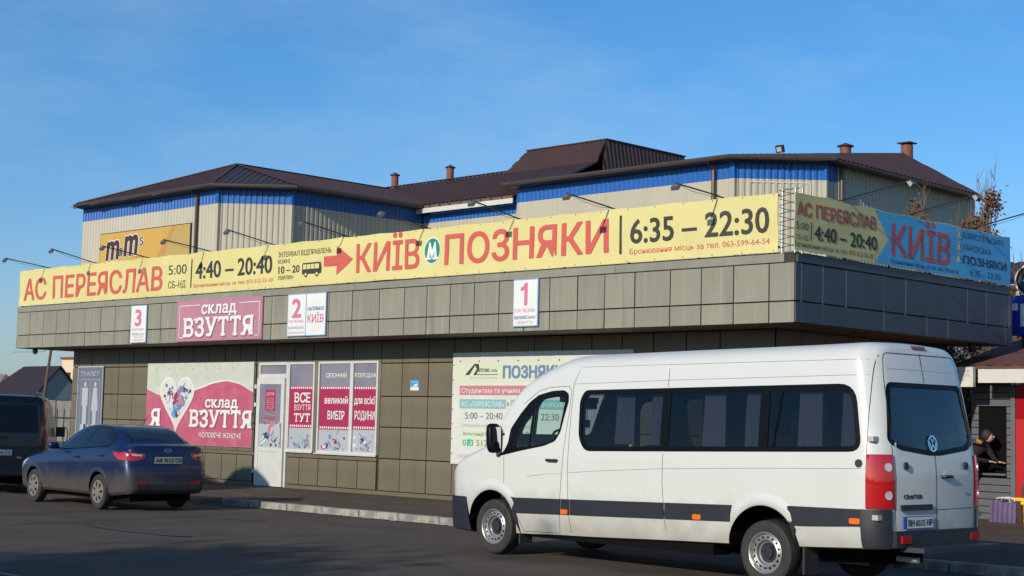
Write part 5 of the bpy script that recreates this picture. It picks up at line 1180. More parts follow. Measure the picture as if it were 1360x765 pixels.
def rpoly(pts, r, n=5):
    """round the corners of a polygon"""
    o_ = []; N_ = len(pts)
    for i in range(N_):
        p = Vector(pts[i]); a = Vector(pts[i-1])-p; b = Vector(pts[(i+1) % N_])-p; rr = min(r if not isinstance(r, (list, tuple)) else r[i], a.length*.45, b.length*.45)
        s = p+a.normalized()*rr; e = p+b.normalized()*rr
        if rr < .004: o_.append((p.x, p.y)); continue
        for k in range(n+1): t = k/n; q = s.lerp(p, t).lerp(p.lerp(e, t), t); o_.append((q.x, q.y))
    return o_
def inset(pts, d):
    """shrink a 2-D polygon by d"""
    ar = sum(a[0]*b[1]-b[0]*a[1] for a, b in zip(pts, pts[1:]+pts[:1])); sg_ = 1 if ar > 0 else -1; o_ = []; N_ = len(pts)
    for i in range(N_):
        p = Vector(pts[i]); a = (p-Vector(pts[i-1])); b = (Vector(pts[(i+1) % N_])-p)
        a = a.normalized() if a.length > 1e-6 else b.normalized(); b = b.normalized() if b.length > 1e-6 else a
        na = Vector((-a.y, a.x))*sg_; nb = Vector((-b.y, b.x))*sg_; n = (na+nb); n = n.normalized() if n.length > 1e-5 else na
        c = max(.5, n.dot(na)); q = p+n*d/c; o_.append((q.x, q.y))
    return o_
def ringwrap(bvh, mode, outer, inner, name, m, parent, off=.003):
    V = [cast(bvh, mode, a, b, off)[0] for a, b in outer]+[cast(bvh, mode, a, b, off)[0] for a, b in inner]; n = len(outer)
    o_ = link(name, me_from(V, [(i, (i+1) % n, (i+1) % n+n, i+n) for i in range(n)]), m, parent); return o_
def patch(bm0, planes, name, m, parent, off=.006, pred=None, thick=0):
    """a piece of the body surface cut out by planes and lifted off by a few millimetres"""
    bm = bm0.copy()
    for co_, no in planes: bmesh.ops.bisect_plane(bm, geom=bm.verts[:]+bm.edges[:]+bm.faces[:], plane_co=co_, plane_no=no, clear_inner=True)
    if pred:
        kill = [f for f in bm.faces if not pred(f.calc_center_median(), f.normal)]; bmesh.ops.delete(bm, geom=kill, context='FACES')
    bm.normal_update(); nr = [(v, v.normal.copy()) for v in bm.verts]
    for v, n in nr: v.co += n*off
    if thick:
        r = bmesh.ops.solidify(bm, geom=bm.faces[:], thickness=thick)
    me = bm_me(bm, name); bm.free(); return link(name, me, m, parent, smooth=30)
def densify2(ref, pts, d=.07):
    # points on pts matching densify(ref)
    o_ = []
    for (a, b), (c, e) in zip(zip(ref, ref[1:]+ref[:1]), zip(pts, pts[1:]+pts[:1])):
        k = max(1, int(math.hypot(b[0]-a[0], b[1]-a[1])/d)); o_ += [(c[0]+(e[0]-c[0])*i/k, c[1]+(e[1]-c[1])*i/k) for i in range(k)]
    return o_
def prism_cut(mode, poly, lo_, hi_):
    mb = MB()
    if mode == 'side': mb.prism([(a, lo_, b) for a, b in poly], (0, hi_-lo_, 0))
    elif mode == 'x': mb.prism([(lo_, a, b) for a, b in poly], (hi_-lo_, 0, 0))
    return mb
def bool_body(bm, cutters, name, m, parent, cav=None, smooth=32):
    me = bm_me(bm, name); me.materials.append(m); o = bpy.data.objects.new(name, me); C.objects.link(o); tmp = []
    def cut(mb_or_bm, mm):
        if isinstance(mb_or_bm, MB):
            q = me_from(mb_or_bm.v, mb_or_bm.f); b_ = bmesh.new(); b_.from_mesh(q); bmesh.ops.recalc_face_normals(b_, faces=b_.faces[:]); b_.to_mesh(q); b_.free()
        else: q = bm_me(mb_or_bm)
        q.materials.append(mm); c = bpy.data.objects.new('cut', q); C.objects.link(c); tmp.append(c)
        md = o.modifiers.new('b', 'BOOLEAN'); md.operation = 'DIFFERENCE'; md.object = c; md.solver = 'EXACT'
        try: md.material_mode = 'TRANSFER'
        except Exception: pass
    if cav is not None: cut(cav, mt['interior'])
    for c_, mm in cutters: cut(c_, mm)
    bpy.context.view_layer.update(); dg = bpy.context.evaluated_depsgraph_get(); m2 = bpy.data.meshes.new_from_object(o.evaluated_get(dg))
    bpy.data.objects.remove(o)
    for c in tmp: bpy.data.objects.remove(c)
    return link(name, m2, None, parent, smooth=smooth)
def wheel(parent, x, y, z, r, wd, rr, kind, side, hubm, spin=0):
    """tyre with rim; the outer face looks to +y when side is 1"""
    s = side; ty = MB().lathe([(rr*.98, wd*.46*s), (rr*1.06, wd*.5*s), (r*.90, wd*.5*s), (r*.975, wd*.42*s), (r, wd*.25*s), (r, -wd*.25*s), (r*.97, -wd*.42*s), (r*.9, -wd*.5*s), (rr*.98, -wd*.46*s)], (x, y, z), 48)
    for k in (-.15, .15):                 # tread groove hints
        pass
    w_ = ty.build('wheel', mt['rubber'], parent, world=False, smooth=30)
    h = MB()
    if kind == 'steel':
        h.lathe([(rr*1.0, wd*.47*s), (rr*.97, wd*.49*s), (rr*.93, wd*.47*s), (rr*.90, wd*.36*s), (rr*.86, wd*.30*s), (rr*.80, wd*.31*s), (rr*.66, wd*.38*s), (rr*.60, wd*.36*s), (rr*.56, wd*.20*s), (rr*.30, wd*.16*s), (rr*.28, wd*.26*s), (0, wd*.28*s)], (x, y, z), 48)
        rim = h.build('rim', hubm, w_, world=False, smooth=30)
        vh = MB()
        for k in range(16):
            t = 2*math.pi*k/16+spin; cx, cz = x+rr*.735*math.cos(t), z+rr*.735*math.sin(t); vh.tube([(cx, y+wd*.33*s, cz), (cx, y+wd*.362*s, cz)], rr*.062, 10)
        vh.build('vent_hole', mt['dark'], w_, world=False)
        nb = MB()
        for k in range(6):
            t = 2*math.pi*k/6+spin; cx, cz = x+rr*.42*math.cos(t), z+rr*.42*math.sin(t); nb.tube([(cx, y+wd*.17*s, cz), (cx, y+wd*.23*s, cz)], rr*.045, 6)
        nb.build('wheel_nut', mt['darkmetal'], w_, world=False)
        MB().lathe([(rr*.50, wd*.19*s), (rr*.30, wd*.17*s), (rr*.285, wd*.27*s), (0, wd*.285*s)], (x, y, z), 24).build('hub_cap', mt['gutter'] if False else mt['plastic'], w_, world=False, smooth=30)
    else:
        h.lathe([(rr*1.0, wd*.47*s), (rr*.96, wd*.50*s), (rr*.86, wd*.46*s), (rr*.5, wd*.52*s), (rr*.2, wd*.50*s), (0, wd*.51*s)], (x, y, z), 48); h.build('rim', hubm, w_, world=False, smooth=30)
        vh = MB()
        for k in range(7):
            t = 2*math.pi*k/7+spin
            for dt, r0_, r1_, hw0, hw1 in ((.0, .46, .80, .055, .12),):
                pts = []
                for rad_, hw in ((r0_, -hw0), (r1_, -hw1), (r1_+.03, 0), (r1_, hw1), (r0_, hw0)): a = t+dt; pts.append((x+rr*(rad_*math.cos(a)-hw*math.sin(a)), y+(wd*(.53 if rad_ < .6 else .475)+.004)*s, z+rr*(rad_*math.sin(a)+hw*math.cos(a))))
                vh.poly(pts)
        vh.build('vent_hole', mt['dark'], w_, world=False, fix=False)
    return w_
def locfr(bvh, mode):      # lettering frame on the body surface
    return lambda a, b, o_=0: cast(bvh, mode, a, b, o_)[0]

# ================================================================== WHITE MINIBUS
van = root('minibus', (-14.023, 15.012, .004), 'white high roofed passenger minibus with a black side strip parked by the kerb', 'minibus', rz=math.pi+R(-3.047))
sill = lambda x: .262-.0352*x if x < -.2 else .27
VT = [  # x, half width, bottom, top, corner radius
    (.955, .55, .34, .70, .05), (.93, .70, .31, .86, .07), (.88, .82, .30, .99, .08), (.80, .90, .295, 1.10, .09), (.66, .95, .29, 1.19, .10), (.43, .975, .28, 1.285, .11), (.22, .985, .275, 1.36, .12), (.06, .987, .27, 1.46, .13),
    (-.10, .988, .268, 1.69, .14), (-.38, .99, .275, 2.08, .17), (-.60, .99, .283, 2.25, .20), (-.80, .99, .29, 2.345, .22), (-1.0, .99, .30, 2.43, .24), (-1.3, .99, .31, 2.515, .26), (-1.7, .99, .32, 2.53, .26), (-3, .99, .37, 2.555, .26), (-4.5, .99, .42, 2.58, .26), (-5.40, .988, .465, 2.60, .26), (-5.60, .975, .475, 2.60, .25), (-5.70, .935, .48, 2.59, .24), (-5.77, .87, .485, 2.58, .23), (-5.81, .79, .49, 2.56, .21), (-5.83, .70, .50, 2.52, .20)]
def vhalf(x, dw=0, dz=0, db=0):
    w_, zb, zt, rc_ = cr_interp(VT, x); w_ -= dw; zt -= dz; zb += db; rc_ = max(.03, rc_-dw*.5); h = [(0, zb), (w_*.5, zb), (w_*.93, zb), (w_*.972, zb+.015)]
    zc = zt-rc_; side_ = []; z0 = zb+.10
    yy = lambda z: w_*(1-(.105*((z-1.28)/1.2)**1.25 if z > 1.28 else 0)-(.03*((.75-z)/.45)**2 if z < .75 else 0))
    n = 12
    for i in range(n): z = z0+(zc-z0)*i/(n-1); side_.append((yy(z), z))
    h += side_; ye = yy(zc)
    for k in range(1, 6):
        t = k/6*math.pi/2; h.append((ye-rc_*1.15*(1-math.cos(t)), zc+rc_*math.sin(t)*.93))
    yl = ye-rc_*1.15
    for f_, q in ((1, .93), (.66, .965), (.33, .99), (0, 1.0)): h.append((yl*f_, zc+rc_*q))
    return h
def vpost(p):
    if p.x < -5.2 and p.z > 1.25: p = p+Vector((.215*((p.z-1.25)/1.25)**1.25*min(1, (-5.2-p.x)/.55), 0, 0))
    return p
xs_ = sorted(set([r[0] for r in VT]+[.945, .91, .84, .73, .55, .32, .14, 0, -.2, -.3, -.5, -.7, -.9, -1.15, -1.5, -5.5, -5.65, -5.74, -5.79, -5.822]+[-1.7-.3*i for i in range(1, 13)]), reverse=True)
vb = loft(xs_, vhalf, vpost); vbt = bvh_of(vb)
cavx = [x for x in xs_ if -.0 >= x >= -5.70]
vc = loft([-.02]+[x for x in cavx if x < -.05], lambda x: vhalf(x, .06, .06, .42), vpost)
# windows of the left side (measured corner points), mirrored for the right side
def wrow(x): return (1.293-.0278*x, 2.043-.0193*x)
gl1 = [(-1.60, wrow(-1.6)[1]), (-2.924, wrow(-2.9)[1]), (-2.918, wrow(-2.9)[0]), (-1.66, wrow(-1.7)[0]-.0), (-1.545, 1.50), (-1.525, 1.95)]
gl1 = rpoly(gl1, [.14, .0, .0, .13, .12, .10])
gl2 = [(-2.930, wrow(-2.9)[1]), (-4.325, wrow(-4.3)[1]), (-4.331, wrow(-4.3)[0]), (-2.924, wrow(-2.9)[0])]
gl3 = rpoly([(-4.331, wrow(-4.3)[1]), (-5.47, wrow(-5.4)[1]), (-5.585, wrow(-5.6)[0]), (-4.337, wrow(-4.3)[0])], [.0, .20, .15, .0])
dro = [(-.085, 1.225), (-.234, 1.30), (-.307, 1.41), (-.335, 1.577), (-.388, 1.645), (-.503, 1.78), (-.649, 1.92), (-.796, 2.009), (-1.027, 2.06), (-1.24, 2.072), (-1.325, 2.03), (-1.338, 1.94), (-1.29, 1.781), (-1.235, 1.566), (-1.149, 1.449), (-.964, 1.387), (-.54, 1.314)]
drq = rpoly([(-.47, 1.355), (-.475, 1.50), (-.54, 1.64), (-.725, 1.83), (-.70, 1.62), (-.69, 1.37)], .04)
drm = rpoly([(-.735, 1.375), (-.765, 1.86), (-.84, 1.955), (-1.07, 1.99), (-1.285, 1.98), (-1.262, 1.867), (-1.217, 1.608), (-1.165, 1.49), (-1.04, 1.425)], .05)
cut = []
for g_ in (gl1, gl2, gl3): cut.append((prism_cut('side', inset(g_, .055), -1.2, 1.2), mt['interior']))
for g_ in (drq, drm): cut.append((prism_cut('side', g_, -1.2, 1.2), mt['interior']))
rgl = rpoly([(-.70, 2.17), (.70, 2.17), (.80, 1.55), (.62, 1.475), (.1, 1.42), (-.1, 1.42), (-.62, 1.475), (-.80, 1.55)], [.09, .09, .07, .05, .05, .05, .05, .07])
cut.append((prism_cut('x', inset(rgl, .05), -6.2, -5.3), mt['interior']))
cut.append((prism_cut('x', rpoly([(-.80, 1.52), (.80, 1.52), (.66, 2.12), (-.66, 2.12)], .08), -1.0, 1.2), mt['interior']))
for ax_, ar, az in ((-.02, .455, .355), (-4.345, .475, .375)):
    w_ = MB(); n = 28; pts = [(ax_+ar*math.cos(t), az+ar*1.02*math.sin(t)) for t in [math.pi*k/(n-1) for k in range(n)]]+[(ax_-ar*1.0, 0), (ax_+ar*1.0, 0)]
    for s in (1, -1): q = MB(); q.prism([(a, .62*s, b) for a, b in pts], (0, .6*s, 0)); cut.append((q, mt['dark']))
body = bool_body(vb, cut, 'body', mt['vanwhite'], van, vc, smooth=28)
for side_, sg_ in (('left', 1), ('right', -1)):
    for g_ in (gl1, gl2, gl3):
        p = wrap(vbt, side_, inset(g_, .006), 'window', mt['glassdark'], van, off=-.004, grid=.12)
        ringwrap(vbt, side_, densify(inset(g_, .002)), densify2(inset(g_, .002), inset(g_, .058)), 'window_seal', mt['trim'], p, .003)
    w_ = wrap(vbt, side_, inset(drq, -.004), 'window', mt['glassdoor'], van, off=-.006, grid=.2); w_ = wrap(vbt, side_, inset(drm, -.004), 'window', mt['glassdoor'], van, off=-.006, grid=.2)
    # black frame of the cab window: outer outline minus the two panes, made by boolean-free strips
    bmf = bmesh.new(); 
    outer = rpoly(dro, .03, 3)
    def frame_with_holes(outer, holes, name, m, parent, off):
        """triangulated polygon with holes, wrapped on the body"""
        loops = [[Vector((a, b, 0)) for a, b in outer]]+[[Vector((a, b, 0)) for a, b in h] for h in holes]
        tris = tessellate_polygon(loops); allp = [p for L_ in loops for p in L_]
        b_ = bmesh.new(); vv = [b_.verts.new(p) for p in allp]
        for t in tris:
            try: b_.faces.new([vv[i] for i in t])
            except ValueError: pass
        for no, lo_, hi_, st_ in (((1, 0, 0), -1.4, 0, .1), ((0, 1, 0), 1.2, 2.1, .1)):
            c = lo_
            while c < hi_: bmesh.ops.bisect_plane(b_, geom=b_.verts[:]+b_.edges[:]+b_.faces[:], plane_co=(c, 0, 0) if no[0] else (0, c, 0), plane_no=no); c += st_
        for v in b_.verts: v.co = cast(vbt, side_, v.co.x, v.co.y, off)[0]
        me = bm_me(b_, name); b_.free(); return link(name, me, m, parent)
    wf_ = frame_with_holes(outer, [drq, drm], 'cab_window_frame', mt['trim'], van, .004)
bmf.free()
rg_ = wrap(vbt, 'rear', inset(rgl, .006), 'rear_window', mt['glassrear'], van, off=-.004, grid=.3); ringwrap(vbt, 'rear', densify(inset(rgl, .002)), densify2(inset(rgl, .002), inset(rgl, .055)), 'window_seal', mt['trim'], rg_, .003)
wrap(vbt, 'front', rpoly([(-.86, 1.46), (.86, 1.46), (.70, 2.16), (-.70, 2.16)], .08), 'windscreen', mt['glassdoor'], van, off=.002, grid=.3)
for side_ in ('left', 'right'):
    for x_ in (-2.925, -4.332): wrap(vbt, side_, [(x_-.012, wrow(x_)[0]+.004), (x_+.012, wrow(x_)[0]+.004), (x_+.010, wrow(x_)[1]-.004), (x_-.014, wrow(x_)[1]-.004)], 'window_joint', mt['trim'], van, .0035, 0, .08)
# side strip, split at the door gaps
ST = lambda x: .720-.0277*x; SBt = lambda x: .532-.0307*x
for side_ in ('left', 'right'):
    for a, b in ((-.455, -1.275), (-1.295, -1.425), (-1.445, -2.945), (-2.965, -3.93)):
        wrap(vbt, side_, [(a, ST(a)), (b, ST(b)), (b+(.02 if b < -3.5 else 0), SBt(b)), (a-(.03 if a > -.5 else 0), SBt(a))], 'side_strip', mt['plastic'], van, .002, .016, .3)
    wrap(vbt, side_, [(-4.70, .862), (-5.60, .876), (-5.575, .705), (-4.76, .66)], 'side_strip', mt['plastic'], van, .002, .016, .3)
    wrap(vbt, side_, [(-.40, ST(-.4)+.01), (-.455, ST(-.45)), (-.485, .55), (-.56, .30), (-.50, .27), (-.43, .50)], 'arch_edge', mt['plastic'], van, .004, .012, .3)
    wrap(vbt, side_, [(-4.68, .86), (-4.70, .862), (-4.77, .66), (-4.90, .43), (-4.845, .40), (-4.77, .52), (-4.70, .70)], 'arch_edge', mt['plastic'], van, .004, .012, .3)
    for x, z in ((-1.355, .608), (-3.446, .672), (-5.521, .755)): wrap(vbt, side_, rpoly([(x-.06, z-.028), (x+.06, z-.028), (x+.06, z+.028), (x-.06, z+.028)], .02, 3), 'side_marker', mt['orange'], van, .018, .008, .3)
    wrap(vbt, side_, disc(-5.552, 1.335, .042, .042, 16), 'body_plug', mt['plastic'], van, .002, .006, .3)
    # seams
    sm = mt['joint']
    for P_ in ([(-.238, 1.235), (-.252, .74), (-.256, .54)], [(-.50, .50), (-.62, .325), (-1.255, .345)], [(-1.255, .345), (-1.262, .80), (-1.285, 1.10), (-1.305, 1.34), (-1.36, 1.80), (-1.372, 2.06), (-1.32, 2.12), (-1.0, 2.105), (-.80, 2.06), (-.55, 1.90)],
               [(-1.40, 2.14), (-1.385, 1.15), (-1.405, .60), (-1.47, .31)], [(-1.40, 2.14), (-1.50, 2.36), (-1.52, 2.45)], [(-2.925, 2.11), (-2.93, 2.30), (-2.955, 2.44)], [(-2.915, 1.36), (-2.91, 1.02), (-2.945, .70), (-2.965, .52), (-3.0, .375)],
               [(-5.63, 1.44), (-5.615, 2.0), (-5.60, 2.30), (-5.60, 2.44)], [(-1.40, 2.145), (-2.9, 2.185), (-5.615, 2.235)], [(-1.52, 2.35), (-5.60, 2.395)], [(-.67, 1.0), (-1.0, 1.045), (-1.28, 1.06)], [(-1.39, 1.075), (-2.0, 1.125), (-2.9, 1.18), (-4.2, 1.235), (-5.62, 1.285)]):
        hz = P_[0][1] > 2.1 and len(P_) < 4 and abs(P_[-1][0]-P_[0][0]) > 1 or (P_[0][1] < 1.1 and abs(P_[-1][0]-P_[0][0]) > .5 and P_[0][1] > .9)
        seam(vbt, side_, P_, .0035 if hz else .0065, 'panel_gap', mt['plastic'] if hz else sm, van, .0012)
    # sliding door rail hint and pressed flare lips
    for cx, cz, r0_, a0, a1 in ((-.02, .36, .50, 28, 158), (-4.345, .38, .52, 30, 152)):
        V = []; k = 26
        for i in range(k+1):
            t = R(a0+(a1-a0)*i/k); fade = max(0, math.sin(math.pi*i/k))**.5
            for rr, e in ((r0_-.052, .008), (r0_-.03, .022*fade+.004), (r0_+.03, .020*fade+.003), (r0_+.085, .0005)): V.append(cast(vbt, side_, cx+rr*math.cos(t), cz+rr*math.sin(t), e)[0])
        link('wheel_arch', me_from(V, [(4*i+j, 4*i+4+j, 4*i+5+j, 4*i+1+j) for i in range(k) for j in range(3)]), mt['vanwhite'], van, smooth=60)
# door handle, mirror
for side_, sg_ in (('left', 1), ('right', -1)):
    a, na = cast(vbt, side_, -1.04, 1.215, .03); b, _ = cast(vbt, side_, -1.20, 1.215, .03)
    MB().tube([a-Vector((0, .03*sg_, 0)), a, b, b-Vector((0, .03*sg_, 0))], .018, 8).build('door_handle', mt['plastic'], van, world=False, smooth=40)
    wrap(vbt, side_, disc(-1.10, 1.235, .05, .045, 16), 'handle_cup', mt['vanwhite'], van, .0015, .004, .3)
    mr_ = link('mirror', rbox(-.15, sg_*1.09, 1.46, .11, .20, .37, 4, .015), mt['trim'], van, smooth=80)
    MB().add([(-.207+.03*b_, sg_*1.09+a_, 1.46+b_) for a_, b_ in ((-.07, -.13), (.07, -.13), (.07, .14), (-.07, .14))], [(0, 1, 2, 3)]).build('mirror_glass', mt['mirrorglass'], mr_, world=False, fix=False)
    MB().tube([(-.20, sg_*.93, 1.36), (-.15, sg_*1.03, 1.40)], .028, 8).tube([(-.26, sg_*.93, 1.50), (-.16, sg_*1.03, 1.53)], .016, 8).build('mirror_arm', mt['plastic'], mr_, world=False)
# bumpers and lamps cut out of the body surface
patch(vb, [((.30, 0, 0), (1, 0, -.25)), ((0, 0, .70), (0, 0, -1))], 'front_bumper', mt['plastic'], van, .016, thick=-.012)
patch(vb, [((-5.585, 0, .705), (-1, 0, .06)), ((0, 0, .878), (0, 0, -1)), ((0, 0, .50), (0, 0, 1))], 'rear_bumper', mt['plastic'], van, .014, pred=lambda c, n: not (c.x < -5.7 and c.z > .665 and abs(c.y) < .80), thick=-.01)
for z0, z1, x0 in ((.50, .665, -5.70),):
    q = MB(); q.prism([(-5.72, -.90, z0), (-5.72, .90, z0), (-5.86, .76, z0), (-5.895, .55, z0), (-5.905, 0, z0), (-5.895, -.55, z0), (-5.86, -.76, z0)], (0, 0, z1-z0)); q.build('rear_bumper_bar', mt['plastic'], van, world=False)
q = MB(); q.prism([(-5.80, -.86, .455), (-5.80, .62, .455), (-6.06, .58, .455), (-6.10, .5, .455), (-6.10, -.80, .455), (-6.06, -.86, .455)], (0, 0, .05)); q.build('rear_step', mt['plastic'], van, world=False)
for sg_ in (1, -1):
    lp = patch(vb, [((-5.632, 0, 0), (-1, 0, 0)), ((0, 0, 1.428), (0, 0, -1)), ((0, 0, .888), (0, 0, 1)), ((0, .765*sg_, 0), (0, sg_, 0))], 'rear_lamp', mt['redlamp'], van, .012, thick=-.01)
    for z in (1.30, 1.02): wrap(vbt, 'rear', disc(.825*sg_, z, .034, .044, 20), 'lamp_lens', mt['lens'], lp, .020, .012, .3)
    wrap(vbt, 'rear', disc(.80*sg_, 1.155, .04, .08, 20), 'lamp_lens', mt['reddark'], lp, .016, .004, .3)
    patch(vb, [((-5.64, 0, 0), (-1, 0, 0)), ((0, 0, .955), (0, 0, -1)), ((0, 0, .885), (0, 0, 1)), ((0, .80*sg_, 0), (0, sg_, 0))], 'lamp_lens', mt['reddark'], lp, .015)
    wrap(vbt, 'front', rpoly([(.50*sg_, .78), (.84*sg_, .86), (.86*sg_, 1.02), (.60*sg_, .96)], .03), 'headlamp', mt['lens'], van, .008, .004, .2)
    MB().box(-5.905, -5.88, min(.56*sg_, .72*sg_), max(.56*sg_, .72*sg_), .545, .615).build('reflector', mt['redlamp'], van, world=False)
    # hinges on the rear corners
    for z in (1.585, .80): 
        p, n = cast(vbt, 'rear', .885*sg_, z, .012); MB().box(p.x-.012, p.x+.06, min(p.y, p.y+.075*sg_), max(p.y, p.y+.075*sg_), z-.026, z+.026).build('door_hinge', mt['lens'], van, world=False)
    wrap(vbt, 'rear', disc(.56*sg_, 1.315, .035, .04, 16), 'door_buffer', mt['plastic'], van, .004, .02, .3)
sm = mt['joint']
seam(vbt, 'rear', [(0, 1.425), (0, .52)], .009, 'panel_gap', sm, van, .003); seam(vbt, 'rear', [(0, 2.49), (0, 2.175)], .009, 'panel_gap', sm, van, .003)
seam(vbt, 'rear', rpoly([(-.72, .53), (-.76, 1.3), (-.715, 2.2), (-.66, 2.47), (.66, 2.47), (.715, 2.2), (.76, 1.3), (.72, .53)], [.0, .3, .2, .09, .09, .2, .3, .0]), .008, 'panel_gap', sm, van, .003)
seam(vbt, 'rear', [(-.70, .875), (-.02, .865)], .006, 'panel_gap', mt['plastic'], van, .002); seam(vbt, 'rear', [(-.62, 2.31), (.64, 2.31)], .008, 'press_line', mt['vanwhite'], van, .003)
wrap(vbt, 'rear', [(.10, .87), (.66, .87), (.66, .925), (.10, .925)], 'plate_lamp_bar', mt['plastic'], van, .004, .02, .3)
wrap(vbt, 'rear', rpoly([(-.12, 2.528), (.13, 2.528), (.13, 2.552), (-.12, 2.552)], .008), 'brake_lamp', mt['reddark'], van, .01, .012, .2)
pn, _ = cast(vbt, 'rear', .05, 1.20, .03); MB().tube([(pn.x+.03, -.10, 1.205), (pn.x, -.11, 1.205), (pn.x, -.26, 1.205), (pn.x+.03, -.27, 1.205)], .017, 8).build('rear_handle', mt['plastic'], van, world=False)
wrap(vbt, 'rear', disc(-.18, 1.215, .05, .05, 16), 'handle_cup', mt['vanwhite'], van, .003, .003, .3)
# number plate and badges on the rear door
def plate(parent, x, y0, y1, z0, z1, text, m='plate', bar=True, fx=None):
    p = MB().box(x-.012, x, min(y0, y1)-.008, max(y0, y1)+.008, z0-.008, z1+.008).build('number_plate', mt['platebl'] if bar else mt['plastic'], parent, world=False)
    Pf = lambda a, b, o_=0: Vector((x-.0125-o_, a, b)); sg_ = 1 if y1 > y0 else -1
    mb = MB().poly([Pf(a, b, .001) for a, b in rect(y0+(.045 if bar else 0)*sg_, y1, z0, z1)]); mb.build('plate_face', mt[m], p, fix=False, world=False)
    letters(text, Pf, y0+(.065 if bar else .03)*sg_, y1-.02*sg_, z0+.022, z1-.022, mt['black_print'], p, .0015, .015, world=False); return p
plate(van, -5.845, .62, .10, .69, .80, 'ВН 6515 НР')
RF = locfr(vbt, 'rear'); letters('CRAFTER', RF, .60, .26, .985, 1.03, mt['darkmetal'], van, .002, .03, world=False)
letters('TDI', RF, -.56, -.66, 1.0, 1.03, mt['darkmetal'], van, .002, .014, world=False)
eb = MB()     # round badge on the lower rear window
for r0_, r1_ in ((.085, .07),):
    n = 32; V = [RF(.03+r*math.cos(6.283*k/n), 1.545+r*math.sin(6.283*k/n), .014) for r in (r0_, r1_) for k in range(n)]; eb.add(V, [(k, (k+1) % n, (k+1) % n+n, k+n) for k in range(n)])
def stroke(a, b, wd=.014):
    a = Vector(a); b = Vector(b); d = (b-a).normalized(); n = Vector((-d.y, d.x))*wd/2; eb.poly([RF(.03-q.x, 1.545+q.y, .015) for q in (a+n, b+n, b-n, a-n)])
for a, b in (((-.035, .062), (0, .012)), ((0, .012), (.035, .062)), ((-.065, .02), (-.03, -.06)), ((-.03, -.06), (0, -.005)), ((0, -.005), (.03, -.06)), ((.03, -.06), (.065, .02))): stroke(a, b)
eb.build('badge', mt['chrome'], van, world=False, fix=False)
# running gear
for ax_ in (-.02, -4.345):
    for sg_ in (1, -1): wheel(van, ax_, sg_*.835, .345, .345, .225, .222, 'steel', sg_, mt['steel'], spin=.1 if ax_ < -1 else .3)
q = MB(); q.box(-5.35, .5, -.5, .5, .27, .46); q.tube([(-4.345, -.8, .345), (-4.345, .8, .345)], .07, 8); q.tube([(-.02, -.8, .345), (-.02, .8, .345)], .05, 8); q.box(-3.6, -.7, .6, .90, .26, .40); q.build('chassis', mt['dark'], van, world=False)
for sg_ in (1, -1): MB().box(-4.87, -4.845, min(sg_*.72, sg_*.95), max(sg_*.72, sg_*.95), .16, .50).build('mud_flap', mt['rubber'], van, world=False); MB().box(-.53, -.505, min(sg_*.74, sg_*.95), max(sg_*.74, sg_*.95), .17, .42).build('mud_flap', mt['rubber'], van, world=False)
MB().tube([(-5.6, .35, .36), (-5.85, .36, .36)], .03, 10).build('exhaust_pipe', mt['metal'], van, world=False)
# curtains, seats, dash, steering wheel
def curtain(x0, x1, z0, z1, sg_, flare=.0):
    V = []; n = 44
    for i in range(n+1):
        t = i/n; y = sg_*(.86+.013*math.sin(t*6.283*7.5)); V += [(x0+(x1-x0)*t-.0, sg_*(abs(y)-.035), z1), (x0+(x1-x0)*t*(1+flare)-flare*.4*(x1-x0), y, z0)]
    link('curtain', me_from(V, [(2*i, 2*i+2, 2*i+3, 2*i+1) for i in range(n)]), mt['curtain'], van, smooth=60)
for x0, x1 in ((-2.05, -2.33), (-2.61, -2.83), (-3.40, -3.70), (-4.0, -4.24), (-4.71, -5.0), (-5.26, -5.46)): curtain(x0, x1, 1.44, 2.06, 1, .1)
for x0, x1 in ((-1.95, -2.95), (-2.95, -3.62), (-3.85, -4.9), (-4.9, -5.5)): curtain(x0, x1, 1.44, 2.06, -1, .02)
def seat(x, y):
    s_ = MB(); bm = bmesh.new()
    def rb_(cx, cy, cz, sx, sy, sz, tilt=0):
        r = bmesh.ops.create_cube(bm, size=1); vs = r['verts']
        for v in vs: v.co = Vector((cx+v.co.x*sx-tilt*(v.co.z+.5)*sz, cy+v.co.y*sy, cz+v.co.z*sz))
    rb_(x, y, .88, .46, .44, .14); rb_(x-.26, y, 1.25, .13, .44, .70, .16); rb_(x-.38, y, 1.70, .10, .26, .20, .1)
    bmesh.ops.bevel(bm, geom=bm.edges[:], offset=.035, segments=2, affect='EDGES'); me = bm_me(bm); bm.free(); return link('passenger_seat', me, mt['seat'], van, smooth=40)
s0 = seat(-1.35, .5)
for x, y in ((-1.35, -.5), (-2.3, .55), (-2.3, -.55), (-3.2, .55), (-3.2, -.55), (-4.1, .55), (-4.1, -.55), (-5.0, .55), (-5.0, -.55)): o = s0.copy(); C.objects.link(o); o.location = (x+1.35, y-.5, 0)
q = MB(); q.prism([(-.05, -.85, .7), (-.05, -.85, 1.30), (-.30, -.85, 1.40), (-.52, -.85, 1.36), (-.62, -.85, .9)], (0, 1.7, 0)); q.build('dashboard', mt['interior'], van, world=False)
V = []; f = []
c = Vector((-.80, .45, 1.42)); n1 = Vector((-.80, 0, .60)).normalized(); u = Vector((0, 1, 0)); w3 = n1.cross(u)
sw = MB(); sw.tube([c+(u*math.cos(6.283*k/28)+w3*math.sin(6.283*k/28))*.20 for k in range(29)], .016, 8)
for a in (.3, 2.85, 4.7): sw.tube([c, c+(u*math.cos(a)+w3*math.sin(a))*.19], .014, 6)
sw.tube([c, c-n1*.3], .03, 8); sw.build('steering_wheel', mt['dark'], van, world=False, smooth=40)
